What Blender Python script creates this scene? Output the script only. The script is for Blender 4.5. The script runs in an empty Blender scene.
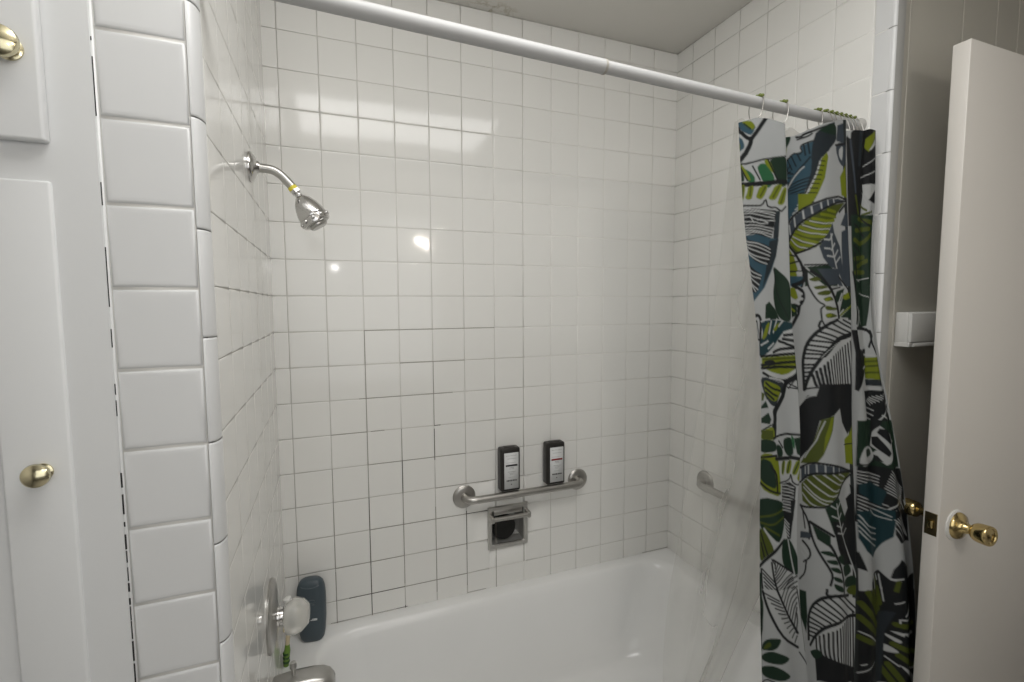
import bpy, bmesh, math, random, json
import numpy as np
from mathutils import Vector, Matrix
PI = math.pi
random.seed(7)
S = bpy.context.scene
COL = S.collection

# ------------------------------------------------------------------ materials
def newmat(name):
    m = bpy.data.materials.new(name); m.use_nodes = True
    nt = m.node_tree
    return m, nt, nt.nodes['Principled BSDF']

def mat(name, col, rough=.5, metal=0., bump=0., bscale=40., var=0., coat=0., spec=.5, trans=0., ior=1.45, vscale=6.):
    m, nt, b = newmat(name)
    b.inputs['Base Color'].default_value = (*col, 1)
    b.inputs['Roughness'].default_value = rough
    b.inputs['Metallic'].default_value = metal
    b.inputs['Specular IOR Level'].default_value = spec
    b.inputs['Coat Weight'].default_value = coat
    b.inputs['Transmission Weight'].default_value = trans
    b.inputs['IOR'].default_value = ior
    tc = nt.nodes.new('ShaderNodeTexCoord')
    if var:
        n = nt.nodes.new('ShaderNodeTexNoise'); n.inputs['Scale'].default_value = vscale; n.inputs['Detail'].default_value = 4
        nt.links.new(tc.outputs['Object'], n.inputs['Vector'])
        mx = nt.nodes.new('ShaderNodeMix'); mx.data_type = 'RGBA'
        mx.inputs[6].default_value = (*[c*(1-var) for c in col], 1)
        mx.inputs[7].default_value = (*[min(1, c*(1+var*.6)) for c in col], 1)
        nt.links.new(n.outputs['Fac'], mx.inputs[0]); nt.links.new(mx.outputs[2], b.inputs['Base Color'])
    if bump:
        n = nt.nodes.new('ShaderNodeTexNoise'); n.inputs['Scale'].default_value = bscale; n.inputs['Detail'].default_value = 3
        nt.links.new(tc.outputs['Object'], n.inputs['Vector'])
        bp = nt.nodes.new('ShaderNodeBump'); bp.inputs['Strength'].default_value = bump; bp.inputs['Distance'].default_value = .002
        nt.links.new(n.outputs['Fac'], bp.inputs['Height']); nt.links.new(bp.outputs['Normal'], b.inputs['Normal'])
    return m

M = {}
def grade_grout(m):
    # joints are stained grey towards the shower end and almost white towards the far end
    nt = m.node_tree; b = nt.nodes['Principled BSDF']
    tc = nt.nodes.new('ShaderNodeTexCoord'); sx = nt.nodes.new('ShaderNodeSeparateXYZ'); nt.links.new(tc.outputs['Object'], sx.inputs[0])
    nz = nt.nodes.new('ShaderNodeTexNoise'); nz.inputs['Scale'].default_value = 4; nt.links.new(tc.outputs['Object'], nz.inputs['Vector'])
    ad = nt.nodes.new('ShaderNodeMath'); ad.operation = 'MULTIPLY_ADD'; ad.inputs[1].default_value = .7; nt.links.new(nz.outputs['Fac'], ad.inputs[0]); nt.links.new(sx.outputs[0], ad.inputs[2])
    mr = nt.nodes.new('ShaderNodeMapRange'); mr.inputs['From Min'].default_value = .35; mr.inputs['From Max'].default_value = 1.25; nt.links.new(ad.outputs[0], mr.inputs['Value'])
    mx = nt.nodes.new('ShaderNodeMix'); mx.data_type = 'RGBA'; mx.inputs[6].default_value = (.60, .585, .55, 1); mx.inputs[7].default_value = (.77, .755, .72, 1)
    nt.links.new(mr.outputs[0], mx.inputs[0]); nt.links.new(mx.outputs[2], b.inputs['Base Color'])
M['tile'] = mat('glazed_tile', (.83, .823, .793), .08, bump=.06, bscale=9, spec=.5)
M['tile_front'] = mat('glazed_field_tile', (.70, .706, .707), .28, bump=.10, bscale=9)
M['grout'] = mat('old_grout', (.60, .58, .53), .8, var=.25, vscale=3)
grade_grout(M['grout'])
M['grout_light'] = mat('pale_grout', (.78, .77, .74), .8, var=.15, vscale=3)
M['left_joint'] = mat('grey_joint', (.34, .325, .29), .8, var=.4, vscale=12)
M['mildew'] = mat('mildew_grout', (.085, .075, .06), .8, var=.6, vscale=25)
M['mildew2'] = mat('faint_mildew_grout', (.36, .34, .30), .8, var=.4, vscale=25)
M['paint'] = mat('white_gloss_paint', (.72, .728, .73), .32, bump=.18, bscale=25)
M['door_paint'] = mat('cream_door_paint', (.68, .65, .605), .35, bump=.12, bscale=18)
M['wall_paint'] = mat('painted_panel_wall', (.50, .48, .425), .45, bump=.1, bscale=20)
M['room_paint'] = mat('room_wall_paint', (.82, .80, .77), .6)
M['trim_paint'] = mat('trim_paint', (.43, .43, .415), .4)
M['floor'] = mat('floor_vinyl', (.64, .62, .59), .4, var=.2)
M['enamel'] = mat('tub_enamel', (.86, .86, .85), .16, var=.03, vscale=5)
M['chrome'] = mat('chrome', (.62, .61, .60), .16, 1., var=.12, vscale=30)
M['dull_chrome'] = mat('dull_chrome', (.50, .49, .47), .32, 1., var=.2, vscale=30)
M['steel'] = mat('brushed_steel', (.47, .455, .43), .34, 1., var=.1, vscale=60)
M['frame_steel'] = mat('frame_steel', (.62, .61, .585), .38, 1., var=.12, vscale=50)
M['recess_metal'] = mat('recess_metal', (.42, .415, .40), .45, .55, var=.15, vscale=40)
M['brass'] = mat('polished_brass', (.60, .47, .22), .16, 1., var=.12, vscale=20)
M['pale_brass'] = mat('pale_brass', (.68, .62, .42), .17, 1., var=.1, vscale=25)
M['dark_brass'] = mat('tarnished_brass', (.22, .18, .10), .35, 1., var=.4, vscale=60)
M['black_plastic'] = mat('black_plastic', (.022, .020, .018), .35)
M['sponge'] = mat('black_sponge', (.012, .012, .011), .9, bump=.6, bscale=160)
M['label'] = mat('white_label', (.70, .71, .71), .5)
M['ink'] = mat('label_ink', (.03, .03, .03), .6)
M['ink_grey'] = mat('label_grey_ink', (.30, .31, .31), .6)
M['ink_red'] = mat('label_red_ink', (.25, .015, .02), .6)
M['slate'] = mat('slate_bottle_plastic', (.062, .083, .098), .38)
M['slate_light'] = mat('slate_print', (.13, .16, .18), .5)
M['print_white'] = mat('white_print', (.7, .72, .73), .5)
M['cream_plastic'] = mat('cream_plastic', (.62, .53, .36), .4)
M['green_plastic'] = mat('green_plastic', (.17, .30, .05), .4)
M['dark_green_plastic'] = mat('dark_green_plastic', (.03, .09, .02), .4)
M['rod'] = mat('rod_enamel', (.48, .48, .48), .45, bump=.05)
M['rod_seam'] = mat('rod_seam', (.38, .36, .32), .6)
M['rubber'] = mat('grey_rubber', (.45, .44, .42), .7)
M['bead'] = mat('green_bead', (.13, .165, .03), .35)
M['tape'] = mat('yellow_thread_tape', (.72, .62, .06), .6)
M['dark'] = mat('dark_slot', (.02, .02, .02), .8)
M['plastic_white'] = mat('white_plastic', (.70, .695, .67), .4)
M['ceil'] = None

# ceiling: flat paint with a yellowed damp stain and mildew specks close to the tiled wall
m, nt, b = newmat('ceiling_paint'); M['ceil'] = m
tc = nt.nodes.new('ShaderNodeTexCoord'); b.inputs['Roughness'].default_value = .6
n1 = nt.nodes.new('ShaderNodeTexNoise'); n1.inputs['Scale'].default_value = 22; n1.inputs['Detail'].default_value = 5
nt.links.new(tc.outputs['Object'], n1.inputs['Vector'])
sx = nt.nodes.new('ShaderNodeSeparateXYZ'); nt.links.new(tc.outputs['Object'], sx.inputs[0])
def mth(nt, op, a, b_=None, clamp=False):
    n = nt.nodes.new('ShaderNodeMath'); n.operation = op; n.use_clamp = clamp
    for k, v in ((0, a), (1, b_)):
        if v is None: continue
        if isinstance(v, (int, float)): n.inputs[k].default_value = v
        else: nt.links.new(v, n.inputs[k])
    return n.outputs[0]
dx = mth(nt, 'MULTIPLY', mth(nt, 'SUBTRACT', sx.outputs[0], .66), 1/.10)
dy = mth(nt, 'MULTIPLY', mth(nt, 'ADD', sx.outputs[1], .015), 1/.05)
r2 = mth(nt, 'ADD', mth(nt, 'MULTIPLY', dx, dx), mth(nt, 'MULTIPLY', dy, dy))
blob = mth(nt, 'SUBTRACT', 1.0, r2, True)
st = mth(nt, 'MULTIPLY', blob, mth(nt, 'SUBTRACT', 1.0, mth(nt, 'MULTIPLY', mth(nt, 'ABSOLUTE', mth(nt, 'SUBTRACT', n1.outputs['Fac'], .5)), 14.0), True))
mx = nt.nodes.new('ShaderNodeMix'); mx.data_type = 'RGBA'
mx.inputs[6].default_value = (.91, .89, .845, 1); mx.inputs[7].default_value = (.36, .31, .17, 1)
nt.links.new(mth(nt, 'MULTIPLY', st, .6), mx.inputs[0]); nt.links.new(mx.outputs[2], b.inputs['Base Color'])

# ------------------------------------------------------------------ builders
def link(name, me, mats, parent=None, smooth=True, ang=None):
    for mm in (mats if isinstance(mats, (list, tuple)) else [mats]): me.materials.append(M[mm])
    o = bpy.data.objects.new(name, me); COL.objects.link(o)
    if parent is not None: o.parent = parent
    if smooth:
        for p in me.polygons: p.use_smooth = True
        if ang is not None: me.set_sharp_from_angle(angle=math.radians(ang))
    return o

def tomesh(bm, name):
    me = bpy.data.meshes.new(name); bmesh.ops.recalc_face_normals(bm, faces=bm.faces[:]); bm.to_mesh(me); bm.free(); return me

def obj(name, bm, mats, parent=None, smooth=True, ang=40):
    return link(name, tomesh(bm, name), mats, parent, smooth, ang)

def thing(name, label, cat, loc=(0, 0, 0), group=None):
    o = bpy.data.objects.new(name, None); COL.objects.link(o); o.location = loc; o.empty_display_size = .05
    o['label'] = label; o['category'] = cat
    if group: o['group'] = group
    return o

def tag(o, label, cat, group=None):
    o['label'] = label; o['category'] = cat
    if group: o['group'] = group
    return o

def struct(o):
    o['kind'] = 'structure'; return o

def add_box(bm, lo, hi, bev=0., seg=2, mi=0, off=(0, 0, 0)):
    t = bmesh.new()
    lo = Vector(lo)-Vector(off); hi = Vector(hi)-Vector(off)
    bmesh.ops.create_cube(t, size=1)
    for v in t.verts: v.co = Vector((lo[k]+(v.co[k]+.5)*(hi[k]-lo[k]) for k in range(3)))
    if bev: bmesh.ops.bevel(t, geom=t.edges[:], offset=bev, segments=seg, profile=.5, affect='EDGES')
    merge(bm, t, mi)

def merge(bm, t, mi=None, mtx=None):
    vm = {}
    for v in t.verts: vm[v] = bm.verts.new(mtx @ v.co if mtx else v.co)
    for f in t.faces:
        try:
            g = bm.faces.new([vm[v] for v in f.verts]); g.material_index = f.material_index if mi is None else mi; g.smooth = True
        except ValueError: pass
    t.free()

def frame_of(d):
    d = Vector(d).normalized(); a = Vector((0, 0, 1)) if abs(d.z) < .9 else Vector((1, 0, 0))
    x = d.cross(a).normalized(); y = d.cross(x).normalized(); return x, y, d

def add_lathe(bm, org, axis, prof, n=32, mi=0, scale2=1., ripple=None):
    """prof: list of (distance along axis, radius)"""
    x, y, d = frame_of(axis); org = Vector(org); rings = []
    for h, r in prof:
        if r < 1e-6: rings.append([bm.verts.new(org+d*h)]); continue
        ring = []
        for k in range(n):
            a = 2*PI*k/n; rr = r*(ripple(a) if ripple else 1)
            ring.append(bm.verts.new(org+d*h+x*(rr*math.cos(a))+y*(rr*math.sin(a)*scale2)))
        rings.append(ring)
    for a, b2 in zip(rings[:-1], rings[1:]):
        for k in range(n):
            q = (k+1) % n
            if len(a) == 1 and len(b2) == 1: continue
            if len(a) == 1: f = [a[0], b2[k], b2[q]]
            elif len(b2) == 1: f = [a[k], b2[0], a[q]]
            else: f = [a[k], b2[k], b2[q], a[q]]
            g = bm.faces.new(f); g.material_index = mi; g.smooth = True
    for ring, flip in ((rings[0], 1), (rings[-1], 0)):
        if len(ring) > 1:
            g = bm.faces.new(ring[::-1] if flip else ring); g.material_index = mi

def catmull(p, n=6):
    p = [Vector(q) for q in p]
    q = [2*p[0]-p[1]]+p+[2*p[-1]-p[-2]]; o = []
    for i in range(len(q)-3):
        a, b2, c, d = q[i:i+4]
        for k in range(n):
            t = k/n
            o.append(.5*((2*b2)+(c-a)*t+(2*a-5*b2+4*c-d)*t*t+(3*b2-a-3*c+d)*t**3))
    o.append(p[-1]); return o

def add_tube(bm, pts, r, n=14, mi=0, cap=True):
    pts = [Vector(q) for q in pts]; rings = []; up = None
    for i, p in enumerate(pts):
        d = (pts[min(i+1, len(pts)-1)]-pts[max(i-1, 0)]).normalized()
        if up is None: x, y, _ = frame_of(d)
        else:
            x = (up-d*up.dot(d)).normalized(); y = d.cross(x)
        up = x; rr = r[i] if isinstance(r, (list, tuple)) else r
        rings.append([bm.verts.new(p+x*(rr*math.cos(2*PI*k/n))+y*(rr*math.sin(2*PI*k/n))) for k in range(n)])
    for a, b2 in zip(rings[:-1], rings[1:]):
        for k in range(n):
            q = (k+1) % n; g = bm.faces.new([a[k], a[q], b2[q], b2[k]]); g.material_index = mi; g.smooth = True
    if cap:
        bm.faces.new(rings[0][::-1]).material_index = mi; bm.faces.new(rings[-1]).material_index = mi

def add_sphere(bm, c, r, mi=0, seg=16, sc=(1, 1, 1)):
    t = bmesh.new(); bmesh.ops.create_uvsphere(t, u_segments=seg, v_segments=max(6, seg//2), radius=r)
    for v in t.verts: v.co = Vector((v.co.x*sc[0]+c[0], v.co.y*sc[1]+c[1], v.co.z*sc[2]+c[2]))
    merge(bm, t, mi)

# ------------------------------------------------------------------ tiled walls
T = .11
def subtract(cell, hole):
    x0, x1, y0, y1 = cell; a0, a1, b0, b1 = hole
    if x1 <= a0 or x0 >= a1 or y1 <= b0 or y0 >= b1: return [cell]
    out = []
    if x0 < a0: out.append((x0, a0, y0, y1))
    if x1 > a1: out.append((a1, x1, y0, y1))
    xa, xb = max(x0, a0), min(x1, a1)
    if y0 < b0: out.append((xa, xb, y0, b0))
    if y1 > b1: out.append((xa, xb, b1, y1))
    return out

def add_tiles(bm, org, U, V, N, us, vs, gap=.0022, hole=None, mi=0, relief=.0011, tilt=.0020, round_=.0022):
    """pillow-edged tiles between the joint positions us x vs; N is the outward normal"""
    org, U, V, N = map(Vector, (org, U, V, N)); rnd = random.Random(len(us)*31+len(vs))
    for u0, u1 in zip(us[:-1], us[1:]):
        for v0, v1 in zip(vs[:-1], vs[1:]):
            for c in (subtract((u0, u1, v0, v1), hole) if hole else [(u0, u1, v0, v1)]):
                a, b2 = rnd.gauss(0, tilt), rnd.gauss(0, tilt); cu, cv = (c[0]+c[1])/2, (c[2]+c[3])/2
                g = gap/2; rings = []
                if c[1]-c[0] < .003 or c[3]-c[2] < .003: continue
                e = [float(abs(p-q) < 1e-7) for p, q in zip(c, (u0, u1, v0, v1))]
                if len(us)*len(vs) and (c != (u0, u1, v0, v1)): a = b2 = 0.
                for ins, h in ((g, -relief), (g+round_*.25, -relief*.45), (g+round_*.6, -relief*.12), (g+round_, 0), (g+round_*2.2, 0)):
                    xa_, xb_, ya_, yb_ = c[0]+ins*e[0], c[1]-ins*e[1], c[2]+ins*e[2], c[3]-ins*e[3]
                    q = [(xa_, ya_), (xb_, ya_), (xb_, yb_), (xa_, yb_)]
                    rings.append([bm.verts.new(org+U*x+V*y+N*(h+a*(x-cu)+b2*(y-cv))) for x, y in q])
                for r0, r1 in zip(rings[:-1], rings[1:]):
                    for k in range(4):
                        f = bm.faces.new([r0[k], r0[(k+1) % 4], r1[(k+1) % 4], r1[k]]); f.material_index = mi; f.smooth = True
                f = bm.faces.new(rings[-1]); f.material_index = mi; f.smooth = True

ZC = 2.43            # ceiling
RIM = .417           # tub rim
XL, XR = -.039, 1.43
ZROW = [1.48-(j-8)*T for j in range(-1, 20)]          # horizontal joints, row 8 is at eye height
rows = sorted([z for z in ZROW if RIM-.01 < z < ZC-.03]+[RIM-.012, ZC])

def wall(name, bm, mats, ang=None):
    me = bpy.data.meshes.new(name); bm.normal_update(); bm.to_mesh(me); bm.free()
    return struct(link(name, me, mats, None, True, ang))

def core(bm, lo, hi, mi):
    t = bmesh.new(); bmesh.ops.create_cube(t, size=1)
    for v in t.verts: v.co = Vector((lo[k]+(v.co[k]+.5)*(hi[k]-lo[k]) for k in range(3)))
    bmesh.ops.recalc_face_normals(t, faces=t.faces[:])
    vm = {v: bm.verts.new(v.co) for v in t.verts}
    for f in t.faces:
        g = bm.faces.new([vm[v] for v in f.verts]); g.material_index = mi; g.smooth = False
    t.free()

# back wall: field of square tiles, a hole for the recessed soap dish
GD = .0009
HOLE = (.634, .778, .568, .714)
bm = bmesh.new()
cols = [XL-.004]+[i*T for i in range(0, 14)]
cols[-1] = XR+.004
add_tiles(bm, (0, 0, 0), (1, 0, 0), (0, 0, 1), (0, -1, 0), cols, rows, hole=HOLE)
h = HOLE
for lo, hi in (((XL-.15, GD, 0), (h[0], .12, ZC+.1)), ((h[1], GD, 0), (XR+.15, .12, ZC+.1)), ((h[0], GD, 0), (h[1], .12, h[2])), ((h[0], GD, h[3]), (h[1], .12, ZC+.1))):
    core(bm, lo, hi, 1)
# blackened joints near the tub: (vertical?, joint index, from, to, material)
def zr(j): return 1.48-(j-8)*T
def strip(x0, x1, z0, z1, mi):
    y = GD-.0005
    f = bm.faces.new([bm.verts.new(q) for q in ((x0, y, z0), (x1, y, z0), (x1, y, z1), (x0, y, z1))]); f.material_index = mi; f.smooth = False
MILD = [('v', 3, 14.0, 18, 2), ('v', 3, 12.9, 14, 3), ('v', 4, 12.0, 16.9, 3), ('v', 4, 13, 14, 2), ('v', 5, 12.1, 13.1, 2), ('v', 5, 10, 12, 3), ('v', 5, 14.6, 17.4, 3), ('v', 6, 14.9, 16.2, 2),
        ('v', 2, 16.1, 18, 3), ('v', 6, 16.2, 17.4, 3), ('v', 4, 17.6, 17.9, 2), ('v', 2, 13, 16, 3), ('v', 3, 9, 13, 3), ('v', 7, 16, 18, 3), ('v', 8, 16, 17, 3), ('v', 7, 15, 16, 2),
        ('h', 17, 2.35, 4, 2), ('h', 16, 3.0, 4.0, 3), ('h', 16, 5, 6, 3), ('h', 13, 3, 5, 3), ('h', 15, 6.0, 7.0, 2), ('h', 12, 3.1, 3.5, 3), ('h', 12, 5, 5.2, 2), ('h', 10, 4, 6, 3), ('h', 14, 5, 7, 3), ('h', 16, 2, 3, 3), ('h', 11, 2.8, 5.6, 3), ('h', 13, 5, 6, 3),
        ('h', 15, 3, 6, 3), ('h', 17, 4, 6, 3), ('h', 9, 3, 7, 3), ('h', 12, 2, 3, 3)]
for k, j, a, b2, mi in MILD:
    if k == 'v': x = (j-1)*T; strip(x-.0013, x+.0013, zr(b2), zr(a), mi)
    else: z = zr(j); strip((a-1)*T, (b2-1)*T, z-.0013, z+.0013, mi)
for x0, x1, mi in ((.30, .337, 2), (.09, .30, 3), (.10, .13, 2), (1.30, 1.43, 3), (.55, .62, 3)): 
    f = bm.faces.new([bm.verts.new(q) for q in ((x0, -.0006, RIM+.0005), (x1, -.0006, RIM+.0005), (x1, -.0006, RIM+.0025), (x0, -.0006, RIM+.0025))]); f.material_index = mi; f.smooth = False
wall('wall_back', bm, ['tile', 'grout', 'mildew', 'mildew2'])

# left wall of the tub recess: square tiles, rounded edge pieces, one column of tiles on the end facing the room
bm = bmesh.new()
YF, YC = -.761, -.79
lc = sorted([YF+i*T for i in range(0, 7)]+[.004])
add_tiles(bm, (XL, 0, 0), (0, -1, 0), (0, 0, 1), (1, 0, 0), sorted([-c for c in lc]), rows, relief=.0006, gap=.0016)
zt = sorted([1.4752+k*.1125 for k in range(-13, 9)])
zt = [z for z in zt if 0 < z < ZC]; zt = [0]+zt+[ZC]
add_tiles(bm, (0, YC, 0), (1, 0, 0), (0, 0, 1), (0, -1, 0), [-.1555, -.0520], zt, gap=.0034, mi=2, relief=.003, round_=.0042, tilt=.001)
def bull(xa, ya, xb, yb, z0, z1, out, gap=.002):
    """quarter-round edge piece from (xa,ya) to (xb,yb) bulging to the corner 'out'"""
    secs = [(z0+gap/2, .0025), (z0+gap/2+.001, .0008), (z0+gap/2+.003, 0), (z1-gap/2-.003, 0), (z1-gap/2-.001, .0008), (z1-gap/2, .0025)]
    rings = []
    for z, ins in secs:
        ring = []
        for k in range(11):
            t = k/10*PI/2; c, s = math.cos(t)**.8, math.sin(t)**.8
            x = xa+(xb-xa)*0; 
            px_ = xb+(xa-xb)*c if out == 'L' else xa+(xb-xa)*s
            py_ = ya+(yb-ya)*s if out == 'L' else ya+(yb-ya)*(1-c)
            ring.append((px_, py_, z, ins))
        rings.append(ring)
    return rings
def edge_strip(xin, yin, xout, yout, z0, z1, mi, mid=(0., 0.)):
    # face point (xin,yout) on the room side -> corner -> (xout,yin) on the tub side
    prof = []
    for k in range(13):
        t = k/12*PI/2; s, c = math.sin(t), math.cos(t)
        c = max(c, 0)
        prof.append((xin+(xout-xin)*s, yin+(yout-yin)*c))
    cx, cy = xin, yin
    g = .0018; rings = []
    for z, ins in ((z0+g/2, .0022), (z0+g/2+.0012, .0006), (z0+g/2+.003, 0), (z1-g/2-.003, 0), (z1-g/2-.0012, .0006), (z1-g/2, .0022)):
        rings.append([bm.verts.new((x+(cx-x)*ins/.03, y+(cy-y)*ins/.03, z)) for x, y in prof])
    for r0, r1 in zip(rings[:-1], rings[1:]):
        for k in range(12):
            f = bm.faces.new([r0[k], r0[k+1], r1[k+1], r1[k]]); f.material_index = mi; f.smooth = True
bz = sorted([.941+.1547*k for k in range(-6, 10)]); bz = [0]+[z for z in bz if .02 < z < ZC-.02]+[ZC]
for z0, z1 in zip(bz[:-1], bz[1:]): edge_strip(-.0515, YF-.001, XL, YC, z0, z1, 2)
core(bm, (-.1555, YC+.0025, 0), (-.0525, YF+.01, ZC+.1), 1)
core(bm, (-.1555, YF+.01, 0), (XL-.0009, GD, ZC+.1), 1)
def lstrip(y0_, y1_, z0_, z1_, mi):
    x = XL-.0006
    f = bm.faces.new([bm.verts.new(q) for q in ((x, y0_, z0_), (x, y1_, z0_), (x, y1_, z1_), (x, y0_, z1_))]); f.material_index = mi; f.smooth = False
for j in range(0, 18):
    z = zr(j); rr = random.Random(j); lstrip(YF+.002, -.06 if j < 13 else -.35-.2*rr.random(), z-.0010, z+.0010, 3)
for k in (1, 2): lstrip(YF+.11*k-.0010, YF+.11*k+.0010, zr(16), zr(14), 3)
w = wall('wall_left', bm, ['tile', 'grout_light', 'tile_front', 'left_joint'])

# right wall of the tub recess with 6-inch rounded edge pieces
bm = bmesh.new()
rc = [-.004, .085, .195, .305, .415, .525, .635, .738]
add_tiles(bm, (XR, 0, 0), (0, -1, 0), (0, 0, 1), (-1, 0, 0), rc, rows)
rz = [1.525+.15*k for k in range(-10, 6)]; rz = [0]+[z for z in rz if .03 < z < ZC-.02]+[ZC]
add_tiles(bm, (XR, 0, 0), (0, -1, 0), (0, 0, 1), (-1, 0, 0), [.739, .7805], rz, mi=2, gap=.002)
for z0, z1 in zip(rz[:-1], rz[1:]): edge_strip(XR+.006, -.780, XR, -.789, z0, z1, 2)
core(bm, (XR+.0009, -.770, 0), (XR+.03, GD, ZC+.1), 1)
wall('wall_right', bm, ['tile', 'grout_light', 'tile_front'])

# painted strip, panelled wall beyond, the rest of the small room
bm = bmesh.new(); add_box(bm, (XR+.005, -.788, 0), (1.468, -.70, ZC), .0018, 2)
struct(obj('trim_1', bm, 'trim_paint'))
YP = -.775
bm = bmesh.new()
gx = [1.462, 1.505, 1.724, 1.880, 1.985, 2.10, 2.26]
for a, b2 in zip(gx[:-1], gx[1:]):
    add_box(bm, (a+.0012, YP, 0), (b2-.0012, YP+.02, ZC), .0016, 1)
add_box(bm, (1.462, YP+.004, 0), (2.26, YP+.06, ZC), 0)
struct(obj('wall_panelled', bm, 'wall_paint', None, True, 15))
def slab(name, lo, hi, m_):
    bm = bmesh.new(); add_box(bm, lo, hi); return struct(obj(name, bm, m_, None, False))
slab('floor', (-1.3, -2.9, -.06), (2.4, .12, 0), 'floor')
slab('ceiling', (-1.3, -2.9, ZC), (2.4, .12, ZC+.08), 'ceil')
slab('wall_far_right', (2.26, -2.75, 0), (2.36, -.70, ZC), 'room_paint')
slab('wall_rear', (-1.1, -2.75, 0), (2.36, -2.65, ZC), 'room_paint')
slab('wall_far_left', (-1.1, -2.65, 0), (-1.0, -.3, ZC), 'room_paint')

# ------------------------------------------------------------------ bathtub
def rrect(x0, x1, y0, y1, r, z, n=9):
    out = []
    for cx, cy, a0 in ((x1-r, y1-r, 0), (x0+r, y1-r, PI/2), (x0+r, y0+r, PI), (x1-r, y0+r, 1.5*PI)):
        for k in range(n):
            a = a0+PI/2*k/(n-1); out.append((cx+r*math.cos(a), cy+r*math.sin(a), z))
    return out
x0, x1, y0, y1 = XL+.0004, XR-.0004, -.784, -.0004
defs = [(0, 0, 0, 0, 0, .006), (0, 0, 0, 0, .385, .006), (0, 0, 0, 0, RIM-.02, .008), (0, 0, .002, 0, RIM-.008, .01), (0, 0, .008, 0, RIM-.002, .012), (.012, .012, .020, .012, RIM, .016),
        (.082, .058, .070, .043, RIM, .10), (.090, .064, .076, .049, RIM-.003, .105), (.097, .071, .083, .056, RIM-.011, .11), (.103, .079, .089, .062, RIM-.028, .115), (.109, .092, .095, .068, RIM-.07, .12),
        (.117, .125, .103, .078, .25, .125), (.127, .165, .113, .092, .16, .13), (.138, .195, .124, .105, .115, .13), (.155, .225, .140, .122, .092, .12), (.185, .26, .17, .15, .083, .10), (.30, .40, .26, .26, .080, .06)]
bm = bmesh.new(); rings = []
for L, R, F, B_, z, r in defs:
    rings.append([bm.verts.new(q) for q in rrect(x0+L, x1-R, y0+F, y1-B_, r, z)])
nn = len(rings[0])
for a, b2 in zip(rings[:-1], rings[1:]):
    for k in range(nn):
        f = bm.faces.new([a[k], a[(k+1) % nn], b2[(k+1) % nn], b2[k]]); f.smooth = True
bm.faces.new(rings[-1]); bm.faces.new(rings[0][::-1])
tub = obj('bathtub', bm, 'enamel', None, True, 60)
tag(tub, 'white enamel built-in bathtub filling the tiled recess', 'bathtub')
bm = bmesh.new(); add_lathe(bm, (.20, -.39, .0815), (0, 0, 1), [(0, .036), (.002, .035), (.003, .028), (.001, .022), (.001, 0)], 28)
obj('drain', bm, 'chrome', tub)
bm = bmesh.new(); add_lathe(bm, (.082, -.39, .30), (1, 0, .12), [(0, .036), (.005, .035), (.009, .028), (.010, 0)], 28)
obj('overflow_plate', bm, 'chrome', tub)

# ------------------------------------------------------------------ shower head
YS = -.36
sh = thing('shower_fixture', 'chrome shower head on a bent arm high on the left tiled wall', 'shower head', (XL, YS, 1.759))
def L(o, p): return Vector(p)-o.location
bm = bmesh.new(); add_lathe(bm, L(sh, (XL, YS, 1.761)), (1, 0, 0), [(0, .033), (.004, .0335), (.008, .031), (.013, .024), (.017, .0145), (.022, .0125), (.022, 0)], 36)
obj('wall_flange', bm, 'chrome', sh)
bm = bmesh.new(); arm = catmull([(XL+.002, YS, 1.760), (-.02, YS, 1.760), (-.002, YS, 1.7595), (.012, YS, 1.7565), (.026, YS, 1.7475), (.040, YS, 1.733), (.053, YS, 1.7175)], 6)
add_tube(bm, [L(sh, p) for p in arm], .0098, 18); obj('shower_arm', bm, 'dull_chrome', sh)
ax = Vector((.60, -.05, -.80)).normalized()
p0 = Vector((.0495, YS, 1.7205))
bm = bmesh.new(); add_lathe(bm, L(sh, p0), ax, [(-.004, .0104), (.0045, .0107), (.0045, .010)], 20); obj('thread_tape', bm, 'tape', sh)
p1 = p0+ax*.004
bm = bmesh.new(); add_lathe(bm, L(sh, p1), ax, [(0, .0115), (.008, .0115), (.010, .009), (.012, .006)], 6); add_sphere(bm, L(sh, p1+ax*.015), .0085); obj('ball_joint', bm, 'chrome', sh)
p2 = p1+ax*.018; ax2 = Vector((.52, -.06, -.85)).normalized()
bm = bmesh.new()
add_lathe(bm, L(sh, p2), ax2, [(0, .008), (.003, .0125), (.012, .0195), (.024, .0255), (.038, .0300), (.048, .0320), (.053, .0325), (.0545, .0318), (.0555, .0328), (.066, .0330), (.070, .0318), (.071, .028)], 40)
obj('head_shell', bm, 'chrome', sh)
bm = bmesh.new(); add_lathe(bm, L(sh, p2+ax2*.070), ax2, [(0, .028), (.002, .028), (.003, .0205), (.008, .0200), (.010, .018), (.0105, 0)], 32); obj('spray_face', bm, 'dull_chrome', sh)
bm = bmesh.new(); fx, fy, _ = frame_of(ax2)
for k in range(10):
    a = 2*PI*k/10; c = p2+ax2*.0605+(fx*math.cos(a)+fy*math.sin(a))*.0325
    add_sphere(bm, L(sh, c), .0042, 0, 10, (1, 1, 1.2))
obj('grip_ring', bm, 'chrome', sh)

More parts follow.
